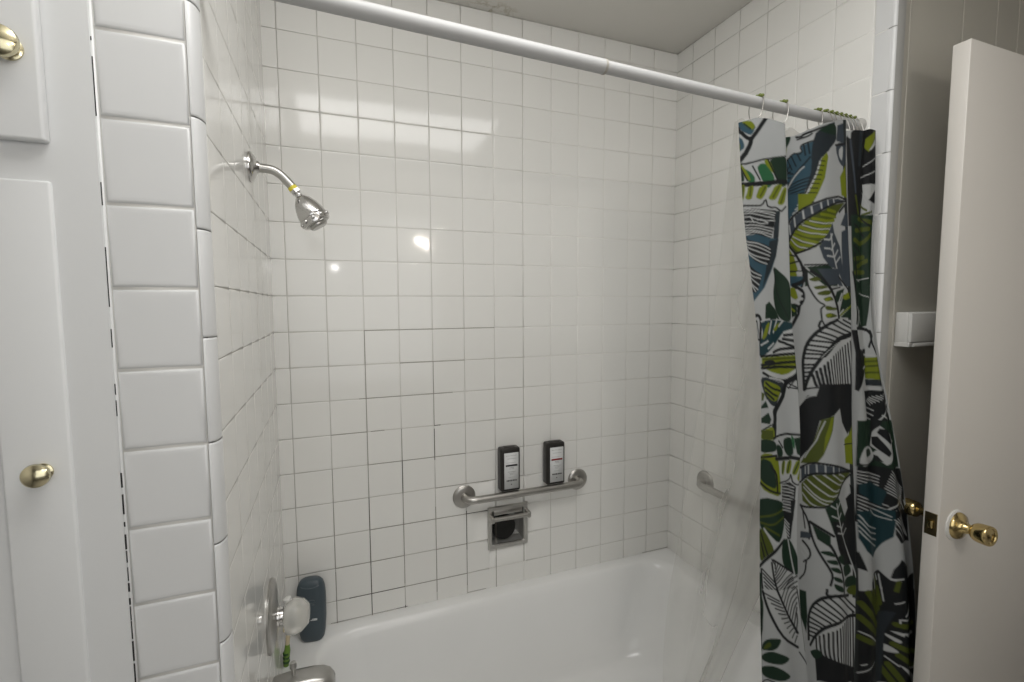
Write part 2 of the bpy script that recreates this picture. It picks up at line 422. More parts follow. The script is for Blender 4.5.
# ------------------------------------------------------------------ tub valve, spout
vz = .692; VY = -.345
tv = thing('tub_valve', 'round chrome shower valve with faceted clear knob on the left tiled wall', 'tap', (XL, VY, vz))
bm = bmesh.new(); add_lathe(bm, (0, 0, .006), (1, 0, 0), [(0, .084), (.004, .0845), (.007, .082), (.010, .074), (.012, .058), (.014, .035), (.016, .024), (.016, 0)], 56)
obj('escutcheon_plate', bm, 'dull_chrome', tv)
bm = bmesh.new(); add_lathe(bm, (.010, 0, 0), (1, 0, 0), [(0, .0225), (.004, .0235), (.010, .0225), (.0105, .0205), (.0125, .0205), (.013, .0225), (.019, .021), (.022, .016), (.026, .014)], 32)
obj('stem_collar', bm, 'chrome', tv)
def acr():
    m, nt, b = newmat('clear_acrylic'); b.inputs['Base Color'].default_value = (.80, .79, .75, 1); b.inputs['Roughness'].default_value = .08
    b.inputs['Transmission Weight'].default_value = .62; b.inputs['IOR'].default_value = 1.42; return m
M['acrylic'] = acr()
bm = bmesh.new()
add_lathe(bm, (.028, 0, -.005), (1, -.12, 0), [(0, .014), (.010, .040), (.026, .0435), (.044, .0385), (.058, .024), (.058, 0)], 8)
kn = obj('valve_knob', bm, 'acrylic', tv, False); kn['label'] = 'faceted clear acrylic knob'
bm = bmesh.new(); add_lathe(bm, (.040, -.004, .0385), (-.25, 0, 1), [(0, .0092), (.003, .0096), (.006, .009), (.008, .006), (.0085, 0)], 18); obj('index_button', bm, 'plastic_white', tv)

sp = thing('tub_spout', 'chrome tub spout with pull-up diverter, low on the left tiled wall below the knob', 'tap', (XL, -.352, .501))
bm = bmesh.new(); secs = []
for xx, hw, zt_, zb in ((0, .030, .031, -.032), (.006, .032, .034, -.034), (.05, .034, .036, -.034), (.09, .034, .034, -.036), (.115, .033, .029, -.042), (.130, .030, .020, -.046), (.139, .024, .006, -.048), (.142, .014, -.012, -.046)):
    ring = []
    for k in range(24):
        a = 2*PI*k/24; c, s = math.cos(a), math.sin(a)
        e = .62; cy = math.copysign(abs(c)**e, c)*hw; cz = math.copysign(abs(s)**e, s)
        cz = cz*zt_ if s > 0 else -cz*zb
        ring.append(bm.verts.new((xx, cy, cz)))
    secs.append(ring)
for a, b2 in zip(secs[:-1], secs[1:]):
    for k in range(24):
        bm.faces.new([a[k], a[(k+1) % 24], b2[(k+1) % 24], b2[k]])
bm.faces.new(secs[0][::-1]); bm.faces.new(secs[-1])
obj('spout_body', bm, 'dull_chrome', sp, True, 50)
bm = bmesh.new(); add_lathe(bm, (.046, 0, .033), (0, 0, 1), [(0, .0045), (.016, .004), (.018, .0055), (.022, .0078), (.031, .0082), (.036, .0065), (.037, 0)], 18); obj('diverter_knob', bm, 'dull_chrome', sp)

# ------------------------------------------------------------------ bottles
sb = thing('shampoo_bottle', 'slate blue rounded shampoo bottle standing upside down on the tub corner', 'bottle', (.038, -.052, RIM))
bm = bmesh.new(); secs = []
for z, hw, hd in ((0.0, .024, .015), (.002, .029, .018), (.010, .0345, .021), (.03, .0385, .023), (.07, .0415, .024), (.12, .0425, .0245), (.150, .0420, .024), (.170, .0400, .0230), (.183, .0360, .021), (.191, .030, .018), (.1955, .023, .014), (.197, .011, .007)):
    ring = []
    for k in range(32):
        a = 2*PI*k/32; c, s = math.cos(a), math.sin(a); e = .75
        ring.append(bm.verts.new((math.copysign(abs(c)**e, c)*hw, math.copysign(abs(s)**e, s)*hd, z)))
    secs.append(ring)
for a, b2 in zip(secs[:-1], secs[1:]):
    for k in range(32): bm.faces.new([a[k], a[(k+1) % 32], b2[(k+1) % 32], b2[k]])
bm.faces.new(secs[0][::-1]); bm.faces.new(secs[-1])
obj('bottle_body', bm, 'slate', sb, True, 60)
bm = bmesh.new()
add_box(bm, (.000, -.0262, .0745), (.019, -.0240, .0765)); add_box(bm, (.004, -.0262, .0780), (.019, -.0240, .0800))
obj('printed_name', bm, 'print_white', sb, False)
bm = bmesh.new()
add_tube(bm, [(.005+.010*math.cos(t), -.0252, .133+.007*math.sin(t)) for t in np.linspace(.2, PI-.2, 12)], .0007, 6)
add_tube(bm, [(-.006, -.0252, .130), (.016, -.0252, .130)], .0007, 6); add_box(bm, (-.004, -.0258, .1235), (.003, -.0242, .1252)); add_box(bm, (.006, -.0258, .1235), (.013, -.0242, .1252))
obj('printed_emblem', bm, 'slate_light', sb)
bm = bmesh.new(); add_tube(bm, [(-.026, -.0185, .180), (-.012, -.0212, .176), (.0, -.0219, .175), (.012, -.0212, .176), (.026, -.0185, .180)], .0009, 6); obj('cap_seam', bm, 'slate_light', sb)
sb.rotation_euler = (0, 0, math.radians(-8))

def black_bottle(xa, xb, mark, label):
    cx = (xa+xb)/2; w = (xb-xa)/2
    o = thing('toiletry_bottle', label, 'bottle', (cx, -.027, .7876), 'black toiletry bottles on the grab bar')
    bm = bmesh.new(); t = bmesh.new(); add_box(t, (-w, -.020, 0), (w, .018, .157), .007, 4)
    merge(bm, t); obj('bottle_body', bm, 'black_plastic', o, True, 60)
    bm = bmesh.new(); add_box(bm, (-w*.55, -.009, .1565), (w*.55, .009, .1585), .002, 2); obj('bottle_lid', bm, 'black_plastic', o)
    bm = bmesh.new(); add_box(bm, (-w+.0125, -.0207, .010), (w-.0075, -.0195, .140)); lb = obj('paper_label', bm, 'label', o, False); lb['label'] = 'white printed label'
    x0, x1 = -w+.0125, w-.0075; Lw = x1-x0
    def bar(f0, f1, z, h_): 
        return (x0+Lw*f0, -.0212, z-h_/2), (x0+Lw*f1, -.0206, z+h_/2)
    bm = bmesh.new(); add_box(bm, *bar(.10, .92, .0945, .0062)); obj('label_band', bm, mark, lb, False)
    bm = bmesh.new(); rnd = random.Random(3)
    for z, f0, f1, h_ in ((.130, .12, .88, .0012), (.119, .2, .85, .0014), (.1045, .15, .8, .001), (.0865, .36, .68, .0022), (.082, .34, .66, .0014), (.0715, .25, .8, .0016), (.066, .35, .7, .0014), (.0615, .4, .62, .0014), (.052, .3, .7, .0008)):
        x = f0
        while x < f1:
            wd = rnd.uniform(.02, .05); add_box(bm, *bar(x, min(x+wd, f1), z, h_)); x += wd+.018
    obj('label_text', bm, 'ink_grey', lb, False)
    bm = bmesh.new(); x = .16
    for wd in (.05, .07, .05, .09, .03, .07, .05, .06, .02):
        add_box(bm, *bar(x, x+wd, .0395, .0050)); x += wd+.03
    add_box(bm, *bar(.46, .53, .026, .0028))
    obj('label_text', bm, 'ink', lb, False)
    return o
black_bottle(.664, .738, 'ink', 'black square bottle with black-banded white label, left one on the grab bar')
black_bottle(.8425, .9165, 'ink_red', 'black square bottle with red-banded white label, right one on the grab bar')

# razor-like stick in the corner behind the spout
rz_ = thing('razor', 'slim green and cream plastic razor standing in the tub corner behind the spout', 'razor', (-.026, -.145, RIM))
bm = bmesh.new(); add_tube(bm, [(-.004, 0, 0), (-.003, 0, .02), (0, .001, .045), (.001, .002, .062)], [.007, .0085, .0085, .006], 12); obj('grip', bm, 'green_plastic', rz_)
bm = bmesh.new()
for z in (.010, .022, .034): add_lathe(bm, (-.003, 0, z), (0, 0, 1), [(0, .0086), (.0015, .0094), (.005, .0094), (.0065, .0086)], 12)
obj('grip_ribs', bm, 'dark_green_plastic', rz_)
bm = bmesh.new(); add_tube(bm, [(.001, .002, .060), (.003, .003, .085), (.006, .004, .108)], [.0055, .0060, .0085], 12); add_box(bm, (-.008, -.010, .106), (.022, .016, .118), .003, 2); obj('razor_neck', bm, 'cream_plastic', rz_)

# ------------------------------------------------------------------ grab bars
def grab(name, label, p, along, out, length, drop=0.):
    o = thing(name, label, 'grab bar', p); a, n = Vector(along), Vector(out)
    for s in (0, length):
        bm = bmesh.new(); add_lathe(bm, a*s, n, [(0, .0405), (.004, .041), (.007, .0385), (.0095, .030), (.0105, .0165), (.0105, 0)], 36); obj('mount_flange', bm, 'steel', o)
    e = .042; bm = bmesh.new()
    pts = [n*.004, n*.016, n*.028+a*.004, n*.038+a*.014, n*e+a*.030, n*e+a*.06]
    pts += [n*e+a*(length*k/6) for k in range(1, 6)]
    pts += [n*e+a*(length-.06), n*e+a*(length-.030), n*.038+a*(length-.014), n*.028+a*(length-.004), n*.016+a*length, n*.004+a*length]
    dz = Vector((0, 0, drop)); add_tube(bm, catmull([q+(dz if 2 < i < len(pts)-3 else dz*0) for i, q in enumerate(pts)], 6), .0132, 20)
    obj('bar', bm, 'steel', o); return o
grab('grab_bar', 'stainless grab bar on the back wall carrying two black bottles', (.541, 0, .776), (1, 0, 0), (0, -1, 0), .452, -.003)
grab('grab_bar', 'stainless grab bar on the right wall behind the clear liner', (XR, -.208, .778), (0, -1, 0), (-1, 0, 0), .46, -.002)

# ------------------------------------------------------------------ recessed soap dish
sd = thing('soap_dish', 'chrome recessed soap dish with a bar across, set in the back wall tiles', 'soap dish', (.706, 0, .641))
bm = bmesh.new(); a, z = .0785, .080; ai, zi = .061, .062
outer = [bm.verts.new(q) for q in ((-a, -.002, -z), (a, -.002, -z), (a, -.002, z), (-a, -.002, z))]
mid = [bm.verts.new(q) for q in ((-a+.004, -.007, -z+.004), (a-.004, -.007, -z+.004), (a-.004, -.007, z-.004), (-a+.004, -.007, z-.004))]
inn = [bm.verts.new(q) for q in ((-ai-.004, -.007, -zi-.003), (ai+.004, -.007, -zi-.003), (ai+.004, -.007, zi+.003), (-ai-.004, -.007, zi+.003))]
inn2 = [bm.verts.new(q) for q in ((-ai, -.003, -zi), (ai, -.003, -zi), (ai, -.003, zi), (-ai, -.003, zi))]
bk = [bm.verts.new(q) for q in ((-ai, -.001, -zi), (ai, -.001, -zi), (ai, -.001, zi), (-ai, -.001, zi))]
for r0, r1 in ((outer, mid), (mid, inn), (inn, inn2), (inn2, bk)):
    for k in range(4): bm.faces.new([r0[k], r0[(k+1) % 4], r1[(k+1) % 4], r1[k]])
obj('frame', bm, 'frame_steel', sd, True, 25)
bm = bmesh.new(); r0 = [bm.verts.new(q) for q in ((-ai, -.003, -zi), (ai, -.003, -zi), (ai, -.003, zi), (-ai, -.003, zi))]
r1 = [bm.verts.new(q) for q in ((-ai+.003, .035, -zi+.006), (ai-.003, .035, -zi+.006), (ai-.003, .030, zi-.004), (-ai+.003, .030, zi-.004))]
r2_ = [bm.verts.new(q) for q in ((-ai+.016, .050, -zi+.02), (ai-.016, .050, -zi+.02), (ai-.016, .050, zi-.018), (-ai+.016, .050, zi-.018))]
for p_, q_ in ((r0, r1), (r1, r2_)):
    for k in range(4): bm.faces.new([p_[k], q_[k], q_[(k+1) % 4], p_[(k+1) % 4]])
bm.faces.new(r2_[::-1]); me = bpy.data.meshes.new('recess'); bm.normal_update(); bm.to_mesh(me); bm.free()
link('recess', me, 'recess_metal', sd, True, 30)
bm = bmesh.new(); add_tube(bm, [(-.068, -.034, .045), (.068, -.034, .045)], .0078, 16)
for s in (-1, 1): add_box(bm, (s*.070-.0065, -.042, .034), (s*.070+.0065, -.003, .056), .004, 3)
obj('washcloth_bar', bm, 'steel', sd)
bm = bmesh.new(); add_box(bm, (-.056, -.0055, .046), (.056, .004, .064), .003, 2); add_sphere(bm, (0, -.006, .056), .003); obj('top_plate', bm, 'steel', sd)
bm = bmesh.new(); add_box(bm, (-.055, -.010, -.066), (.055, -.002, -.060), .002, 2)
for s in (-.034, .034): add_lathe(bm, (s, -.011, -.061), (0, 0, 1), [(0, .005), (.005, .005), (.006, .003), (.006, 0)], 10)
obj('soap_lip', bm, 'steel', sd)
bm = bmesh.new(); add_lathe(bm, (0, -.014, 0), (0, 1, 0), [(0, .037), (.004, .043), (.010, .0455), (.020, .0455), (.026, .043), (.030, .036), (.030, 0)], 32)
spg = obj('sponge', bm, 'sponge', None); spg.location = (.6945, .015, .632)
tag(spg, 'round black sponge tucked inside the recessed soap dish', 'sponge')

# ------------------------------------------------------------------ curtain rod
def rodz(x): return 1.9198-.00547*x
def rody(x): return -.765+.036*x
rd = thing('shower_curtain_rod', 'white two-piece tension rod running across above the tub', 'curtain rod', (XL, rody(XL), rodz(XL)))
def rp(x): return L(rd, (x, rody(x), rodz(x)))
XJ = .640
bm = bmesh.new(); add_tube(bm, [rp(XL+.012), rp(XJ-.004), rp(XJ)], [.0136, .0136, .0132], 28); obj('outer_tube', bm, 'rod', rd, True, 50)
bm = bmesh.new(); add_tube(bm, [rp(XJ-.02), rp(XR-.012)], .0122, 28); obj('inner_tube', bm, 'rod', rd, True, 50)
bm = bmesh.new(); add_lathe(bm, rp(XJ-.003), (1, .036, -.0055), [(0, .0138), (.0015, .0142), (.0045, .0142), (.006, .0124)], 28); obj('joint_collar', bm, 'rod_seam', rd)
for x, d in ((XL, 1), (XR, -1)):
    bm = bmesh.new(); add_lathe(bm, rp(x), (d, 0, 0), [(.0005, .0185), (.004, .0188), (.014, .0155), (.020, .0142), (.020, 0)], 24); obj('end_cap', bm, 'rubber', rd)

# ------------------------------------------------------------------ printed curtain
ART = json.loads('''[["p","b",0,[0,1857,0,1858,5,1859,12,1859,19,1857,26,1854,32,1852,36,1851,40,1850,42,1848,39,1842,35,1835,30,1830,27,1829,23,1831,18,1833,11,1836,4,1841,0,1845,0,1849,0,1853]],
["p","l",0,[9,1858,14,1860,22,1861,30,1861,34,1859,38,1855,40,1852,40,1849,39,1845,36,1843,33,1842,28,1843,24,1845,18,1849,12,1854]],
["l","e",4,[14,1854,29,1844]],
["l","w",3,[0,1844,1,1840,5,1837,10,1834,16,1831,22,1828,28,1828,32,1829,36,1833,41,1838,48,1846,57,1855,65,1865]],
["l","k",7,[0,1842,0,1839,3,1836,8,1833,13,1828,20,1823,26,1821,32,1823,37,1829,43,1836,51,1846,60,1858,69,1870]],
["l","k",8,[30,1822,29,1818,28,1813,26,1808,23,1802,19,1796,15,1789,10,1784,5,1778,0,1773]],
["p","b",0,[0,1822,0,1824,4,1822,8,1819,10,1814,12,1808,12,1803,10,1799,6,1796,2,1794,0,1793,0,1793,0,1796,0,1804,0,1815]],
["p","l",0,[0,1810,0,1811,0,1810,2,1807,2,1803,1,1798,0,1794,0,1792,0,1792,0,1794,0,1798,0,1805]],
["l","k",3,[0,1764,6,1765,13,1765,21,1767,31,1769,42,1772,53,1775,63,1777,74,1778,84,1780,95,1781,105,1782,116,1784]],
["p","e",0,[75,1775,86,1781,103,1784,116,1780,119,1764,118,1740,115,1722,110,1716,103,1715,97,1717,93,1722,89,1731,85,1740,80,1752,74,1765]],
["p","g",0,[42,1758,45,1762,50,1766,55,1767,59,1767,64,1766,68,1763,71,1759,75,1755,77,1749,81,1743,84,1736,84,1729,80,1722,73,1715,67,1712,63,1715,58,1720,55,1726,52,1730,50,1735,48,1740,45,1746,43,1752]],
["p","g",0,[9,1753,12,1753,17,1751,22,1748,26,1745,30,1741,33,1737,34,1733,34,1729,33,1726,31,1723,29,1721,25,1721,21,1723,16,1727,13,1732,10,1739,9,1747]],
["p","e",0,[81,1768,83,1773,87,1775,92,1775,97,1775,102,1773,106,1769,109,1760,110,1750,110,1741,110,1734,108,1730,106,1727,102,1726,97,1727,92,1731,88,1742,83,1757]],
["p","l",0,[60,1771,62,1775,67,1776,72,1775,77,1767,82,1755,85,1747,85,1745,82,1746,77,1749,71,1756,64,1764]],
["p","l",0,[0,1762,0,1763,4,1762,8,1757,14,1749,20,1738,23,1730,21,1728,16,1730,10,1734,6,1743,1,1754]],
["p","e",0,[0,1752,0,1752,3,1748,6,1743,7,1738,8,1732,7,1727,4,1725,0,1725,0,1727,0,1735,0,1746]],
["l","k",3,[30,1760,47,1730]],
["l","k",3,[70,1775,92,1731]],
["l","k",3,[0,1757,15,1728]],
["l","k",8,[0,1718,12,1719,27,1720,41,1721,53,1722,65,1723,74,1724,83,1725,89,1726,96,1727,103,1727,109,1726,116,1725]],
["p","l",0,[0,1715,2,1718,6,1718,8,1715,8,1707,5,1695,3,1687,0,1684,0,1684,0,1687,0,1695,0,1707]],
["p","l",0,[17,1714,22,1716,27,1717,30,1715,29,1707,26,1696,23,1688,17,1685,11,1686,7,1689,8,1692,11,1697,13,1702,14,1706,15,1711]],
["p","l",0,[46,1714,53,1717,62,1719,66,1717,64,1709,57,1696,50,1688,45,1686,39,1688,35,1690,35,1694,37,1698,39,1702,41,1707,43,1711]],
["p","l",0,[86,1717,92,1720,99,1720,103,1719,102,1715,99,1708,95,1702,92,1696,88,1690,84,1686,78,1685,71,1686,68,1688,68,1692,72,1697,76,1703,79,1708,82,1714]],
["p","l",0,[104,1710,108,1714,112,1714,114,1711,113,1703,110,1691,108,1682,105,1677,102,1675,99,1674,96,1674,92,1675,90,1679,93,1688,99,1701]],
["l","o",4,[4,1714,0,1691]],
["l","o",4,[23,1714,19,1694]],
["l","o",4,[60,1714,46,1694]],
["l","o",4,[95,1716,79,1692]],
["l","o",4,[109,1706,98,1679]],
["l","k",3,[0,1671,4,1672,12,1672,21,1672,30,1672,39,1672,46,1673,52,1677,56,1683,60,1685,61,1683,62,1678,63,1673,65,1671,68,1670,71,1669,76,1668,81,1669,86,1668,91,1665,95,1662,99,1660,102,1662,106,1666,110,1670]],
["p","c",0,[83,1660,96,1662,90,1605,82,1570,0,1570,0,1604,40,1610,75,1599]],
["p","b",0,[0,1604,30,1608,75,1597,88,1594,79,1570,32,1570]],
["p","k",0,[0,1662,21,1666,86,1662,79,1626,70,1599,30,1608,0,1608,0,1639]],
["l","w",2.6,[0,1660,9,1660,22,1659,36,1659,50,1657,65,1654,81,1651]],
["l","w",2.6,[0,1653,2,1654,9,1655,19,1655,37,1652,58,1648,80,1645]],
["l","w",2.6,[8,1665,23,1663,38,1662,51,1660,63,1659,73,1658,83,1656]],
["l","w",2.6,[0,1645,1,1646,8,1647,15,1647,26,1644,38,1641,49,1639,60,1638,71,1639,81,1639]],
["l","w",2.6,[0,1636,5,1636,15,1636,24,1636,31,1635,37,1633,42,1632,49,1632,55,1633,62,1633]],
["l","w",2.6,[0,1628,7,1628,19,1629,32,1628,47,1626,62,1623,77,1621]],
["l","w",2.6,[0,1621,6,1622,19,1622,32,1622,45,1620,59,1617,73,1614]],
["l","w",2.6,[0,1615,5,1616,16,1617,28,1616,42,1614,57,1611,72,1607]],
["l","w",2.6,[0,1610,7,1611,19,1613,31,1612,44,1610,57,1605,70,1601]],
["l","w",2.6,[17,1647,24,1635]],
["l","w",2.6,[34,1641,39,1641,45,1641,50,1640,54,1639,58,1636,62,1634]],
["p","b",0,[0,1597,89,1598,80,1559,66,1529,37,1487,0,1455,0,1463,0,1505,0,1565]],
["p","c",0,[64,1592,89,1598,80,1559,61,1526,30,1484,46,1526]],
["p","k",0,[0,1594,6,1595,20,1592,34,1589,46,1586,57,1582,65,1577,67,1569,65,1560,62,1553,59,1547,55,1542,49,1539,40,1539,28,1542,17,1547,8,1556,0,1567,0,1577,0,1584,0,1591]],
["p","k",0,[0,1541,0,1540,5,1534,11,1529,18,1524,26,1520,31,1515,31,1511,30,1507,27,1502,22,1493,17,1483,11,1476,5,1475,0,1478,0,1484,0,1492,0,1503,0,1514,0,1524,0,1535]],
["l","w",2.8,[0,1592,7,1590,19,1589,30,1587,42,1583,53,1579,64,1574]],
["l","w",2.8,[0,1586,3,1584,12,1583,22,1581,35,1577,49,1572,64,1566]],
["l","w",2.8,[0,1580,4,1577,11,1574,21,1571,33,1567,47,1563,61,1559]],
["l","w",2.8,[0,1574,2,1568,10,1563,19,1559,31,1556,45,1553,58,1551]],
["l","w",2.8,[0,1568,5,1561,13,1555,22,1550,31,1546,41,1543,51,1541]],
["l","w",2.8,[0,1532,0,1528,4,1525,10,1521,16,1519,23,1516,30,1514]],
["l","w",2.8,[0,1523,0,1519,3,1515,8,1512,14,1510,21,1509,27,1507]],
["l","w",2.8,[0,1512,0,1510,1,1508,5,1505,10,1501,16,1497,21,1493]],
["l","w",2.8,[0,1502,0,1499,0,1496,3,1493,7,1489,12,1486,16,1482]],
["l","w",2.8,[0,1493,9,1478]],
["p","e",0,[71,1533,76,1532,84,1526,92,1520,100,1514,107,1507,113,1499,116,1490,118,1480,119,1468,118,1454,117,1439,115,1426,114,1417,111,1411,107,1408,100,1407,91,1410,83,1414,76,1420,70,1429,66,1438,64,1450,63,1462,64,1475,66,1485,69,1495,71,1505,71,1516,69,1527]],
["l","k",1.6,[73,1529,73,1511,73,1493,76,1475,84,1455,96,1434,108,1414]],
["p","e",0,[34,1447,47,1455,68,1435,78,1414,28,1414]],
["l","k",5,[0,1422,0,1422,6,1423,10,1422,12,1418,14,1414,14,1408,14,1402,13,1396,12,1390]],
["l","k",5,[0,1422,0,1423,5,1424,9,1423,12,1421,14,1417,15,1411,14,1403,12,1394,10,1382,8,1367,6,1350,5,1333]],
["l","k",5,[1,1409,3,1368]],
["l","w",2.5,[0,1406,3,1371]],
["p","d",0,[16,1409,23,1412,33,1414,47,1414,70,1412,97,1409,117,1406,120,1402,120,1398,120,1395,112,1391,99,1388,89,1384,83,1381,79,1378,73,1373,63,1365,51,1355,40,1347,28,1338,15,1331,7,1329,3,1334,3,1345,5,1355,8,1364,14,1373,17,1382,17,1391,15,1401]],
["l","w",4,[16,1409,20,1410,24,1411,28,1413,33,1413,38,1414,43,1414]],
["l","w",4,[88,1410,73,1398]],
["l","w",4,[48,1410,36,1382]],
["l","w",4,[9,1355,30,1364]],
["l","w",4,[29,1347,48,1359]],
["l","w",4,[69,1414,51,1384]],
["p","l",0,[33,1403,36,1406,40,1407,42,1406,40,1400,36,1392,32,1384,29,1378,25,1373,21,1370,18,1368,15,1369,14,1371,16,1376,20,1383,24,1390,27,1395,29,1400]],
["p","l",0,[68,1403,73,1405,76,1407,77,1406,73,1401,67,1393,61,1388,56,1387,53,1388,52,1390,56,1394,62,1399]],
["l","w",6,[84,1375,90,1374,96,1373,102,1372,108,1371,114,1370,119,1369]],
["l","w",6,[89,1383,119,1389]],
["l","w",5,[83,1365,92,1363,101,1360,108,1357,113,1354,116,1352,119,1349]],
["p","w",0,[18,1332,23,1335,35,1339,47,1344,53,1350,57,1356,64,1360,74,1359,86,1355,97,1352,106,1349,114,1346,120,1344,120,1341,120,1338,119,1335,105,1335,84,1335,65,1334,46,1333,28,1332]],
["l","k",5,[45,1338,52,1341,60,1343,70,1345,84,1346,101,1347,119,1348]],
["l","k",5,[68,1364,76,1362,85,1360,93,1357,102,1354,110,1352,119,1349]],
["l","k",5,[83,1369,118,1364]],
["l","k",5,[88,1377,120,1379]],
["l","k",5,[7,1329,26,1330,45,1331,65,1332,83,1333,102,1334,120,1335]],
["p","l",0,[8,1326,119,1331,117,1303,97,1288,68,1286,35,1293,7,1304]],
["p","k",0,[15,1317,19,1319,26,1322,32,1323,38,1322,43,1319,47,1317,48,1314,47,1311,44,1309,36,1309,26,1310,18,1312,15,1313,14,1315]],
["l","k",5,[7,1309,23,1310,38,1311,55,1313,74,1314,95,1315,115,1316]],
["l","k",5,[7,1302,25,1303,44,1304,62,1305,80,1304,99,1304,117,1303]],
["l","o",5,[12,1322,116,1325]],
["p","w",0,[8,1298,16,1297,29,1293,43,1290,55,1288,67,1286,79,1286,92,1289,104,1295,113,1298,115,1295,114,1289,110,1284,105,1280,97,1277,89,1275,80,1274,70,1274,60,1276,49,1277,38,1280,28,1283,18,1288,10,1295]],
["l","k",5,[10,1291,18,1287,25,1283,35,1279,46,1276,59,1274,71,1273,80,1273,89,1274,96,1276,103,1279,108,1283,114,1287]],
["p","e",0,[120,1371,120,1375,120,1375,120,1373,120,1371,120,1368,120,1362,120,1355,120,1345,120,1333,120,1317,120,1300,120,1284,120,1270,120,1257,120,1249,120,1244,118,1244,116,1249,115,1261,114,1278,115,1295,117,1308,120,1320,120,1333,120,1347,120,1361]],
["p","c",0,[6,1281,18,1281,37,1275,52,1270,63,1270,70,1271,74,1269,73,1263,70,1254,65,1246,62,1238,58,1231,54,1224,49,1219,44,1215,39,1214,33,1215,27,1219,21,1225,16,1231,11,1240,8,1249,4,1261,2,1274]],
["p","l",0,[12,1272,18,1273,26,1271,34,1268,43,1265,53,1261,59,1257,59,1250,56,1242,52,1235,48,1231,43,1227,38,1226,32,1227,27,1230,22,1234,17,1239,14,1245,11,1252,10,1259,10,1267]],
["l","k",4,[16,1268,21,1264,27,1259,33,1256,41,1253,48,1252,56,1250]],
["l","k",4,[13,1257,20,1252,27,1247,33,1243,38,1241,42,1239,47,1238]],
["l","k",4,[15,1246,36,1230]],
["l","w",4,[27,1280,39,1278,50,1276,60,1274,67,1272,71,1270,74,1267,74,1265,73,1263,72,1261]],
["l","w",4,[60,1243,48,1223]],
["l","w",4,[18,1227,20,1223,23,1219,26,1215,31,1213,37,1212,42,1211]],
["l","k",10,[119,1282,106,1278,92,1273,81,1267,75,1259,71,1248,67,1238,58,1227,48,1216,40,1206,37,1196,37,1186,36,1176,36,1165,35,1154,34,1144]],
["l","k",2.5,[84,1257,113,1254]],
["l","k",2.5,[92,1265,117,1255]],
["l","k",2.5,[107,1273,88,1255]],
["l","w",3,[21,1214,25,1209,29,1203,31,1198,32,1191,32,1183,31,1176]],
["p","e",0,[1,1214,14,1227,21,1211,1,1209]],
["p","e",0,[1,1187,21,1200,28,1184,24,1173,1,1176]],
["p","o",0,[2,1246,11,1244,7,1227,2,1228]],
["p","l",0,[2,1152,6,1156,11,1160,17,1163,22,1165,28,1167,33,1165,36,1157,37,1146,34,1138,25,1136,12,1136,2,1139,0,1142,0,1147]],
["l","k",3,[1,1157,27,1171]],
["l","k",4,[34,1141,40,1144,45,1146,52,1148,60,1149,70,1150,81,1150,93,1149,107,1148,120,1147]],
["p","e",0,[43,1126,47,1127,54,1124,59,1119,62,1114,64,1107,63,1101,59,1098,52,1097,47,1098,44,1107,42,1118]],
["p","e",0,[65,1135,68,1139,74,1141,79,1142,84,1142,89,1141,93,1137,96,1127,98,1114,98,1104,94,1100,89,1099,84,1099,78,1102,73,1107,69,1113,66,1120,65,1128]],
["p","e",0,[99,1140,120,1143,120,1098,108,1104]],
["p","g",0,[91,1145,93,1146,96,1144,99,1140,101,1132,102,1123,102,1116,100,1115,98,1118,96,1122,94,1129,92,1139]],
["p","o",0,[1,1160,33,1159,33,1138,3,1140]],
["p","e",0,[0,1137,9,1139,23,1138,35,1135,40,1130,43,1123,43,1117,41,1113,37,1111,31,1109,21,1108,9,1107,1,1110,0,1118,0,1129]],
["p","l",0,[0,1100,11,1106,29,1105,43,1098,49,1088,52,1074,54,1059,57,1043,60,1026,59,1014,55,1009,48,1008,38,1011,26,1014,11,1021,1,1032,0,1054,0,1081]],
["p","e",0,[1,1090,8,1093,18,1091,27,1087,33,1079,37,1069,40,1059,43,1048,45,1037,44,1029,41,1026,35,1026,28,1029,18,1033,8,1039,1,1047,0,1061,0,1078]],
["l","k",4,[1,1096,43,1101]],
["l","k",4,[27,1077,33,1071,39,1065,44,1056,46,1044,48,1030,49,1017]],
["l","k",4,[0,1038,8,1032,18,1025,28,1020,38,1017,49,1015,59,1014]],
["l","k",7,[43,1094,53,1094,62,1094,72,1094,80,1094,88,1095,96,1095,105,1094,115,1092,120,1090]],
["l","k",3,[49,1135,63,1119]],
["p","l",0,[62,1086,65,1089,70,1089,73,1086,72,1078,71,1067,68,1059,66,1056,63,1057,61,1060,60,1068,60,1079]],
["p","l",0,[82,1086,86,1089,91,1090,94,1087,94,1079,92,1068,89,1060,85,1058,80,1058,77,1062,77,1069,79,1079]],
["p","l",0,[106,1086,112,1089,118,1089,120,1085,118,1077,113,1065,108,1057,103,1055,98,1056,96,1060,98,1068,102,1078]],
["p","l",0,[119,1070,120,1074,120,1076,120,1073,120,1065,120,1052,119,1043,115,1042,112,1044,110,1048,112,1055,116,1064]],
["l","e",4,[66,1086,64,1062]],
["l","e",4,[88,1086,82,1062]],
["l","e",4,[113,1084,101,1060]],
["l","k",3,[55,1038,66,1040,77,1041,85,1044,90,1048,91,1053,92,1056,94,1052,96,1046,98,1040,102,1037,108,1034,113,1033,117,1034,120,1037,120,1040]],
["p","k",0,[63,1035,90,1039,109,1028,108,989,105,950,77,950,66,995]],
["l","w",2.5,[65,1033,71,1032,78,1032,84,1031,90,1029,96,1028,103,1026]],
["l","w",2.5,[65,1026,72,1025,78,1024,84,1023,90,1022,97,1020,103,1019]],
["l","w",2.5,[65,1019,72,1018,78,1017,84,1016,91,1015,97,1014,103,1012]],
["l","w",2.5,[66,1011,72,1010,78,1009,85,1008,91,1007,97,1005,104,1004]],
["l","w",2.5,[66,1003,72,1002,79,1001,85,1000,91,999,98,998,104,996]],
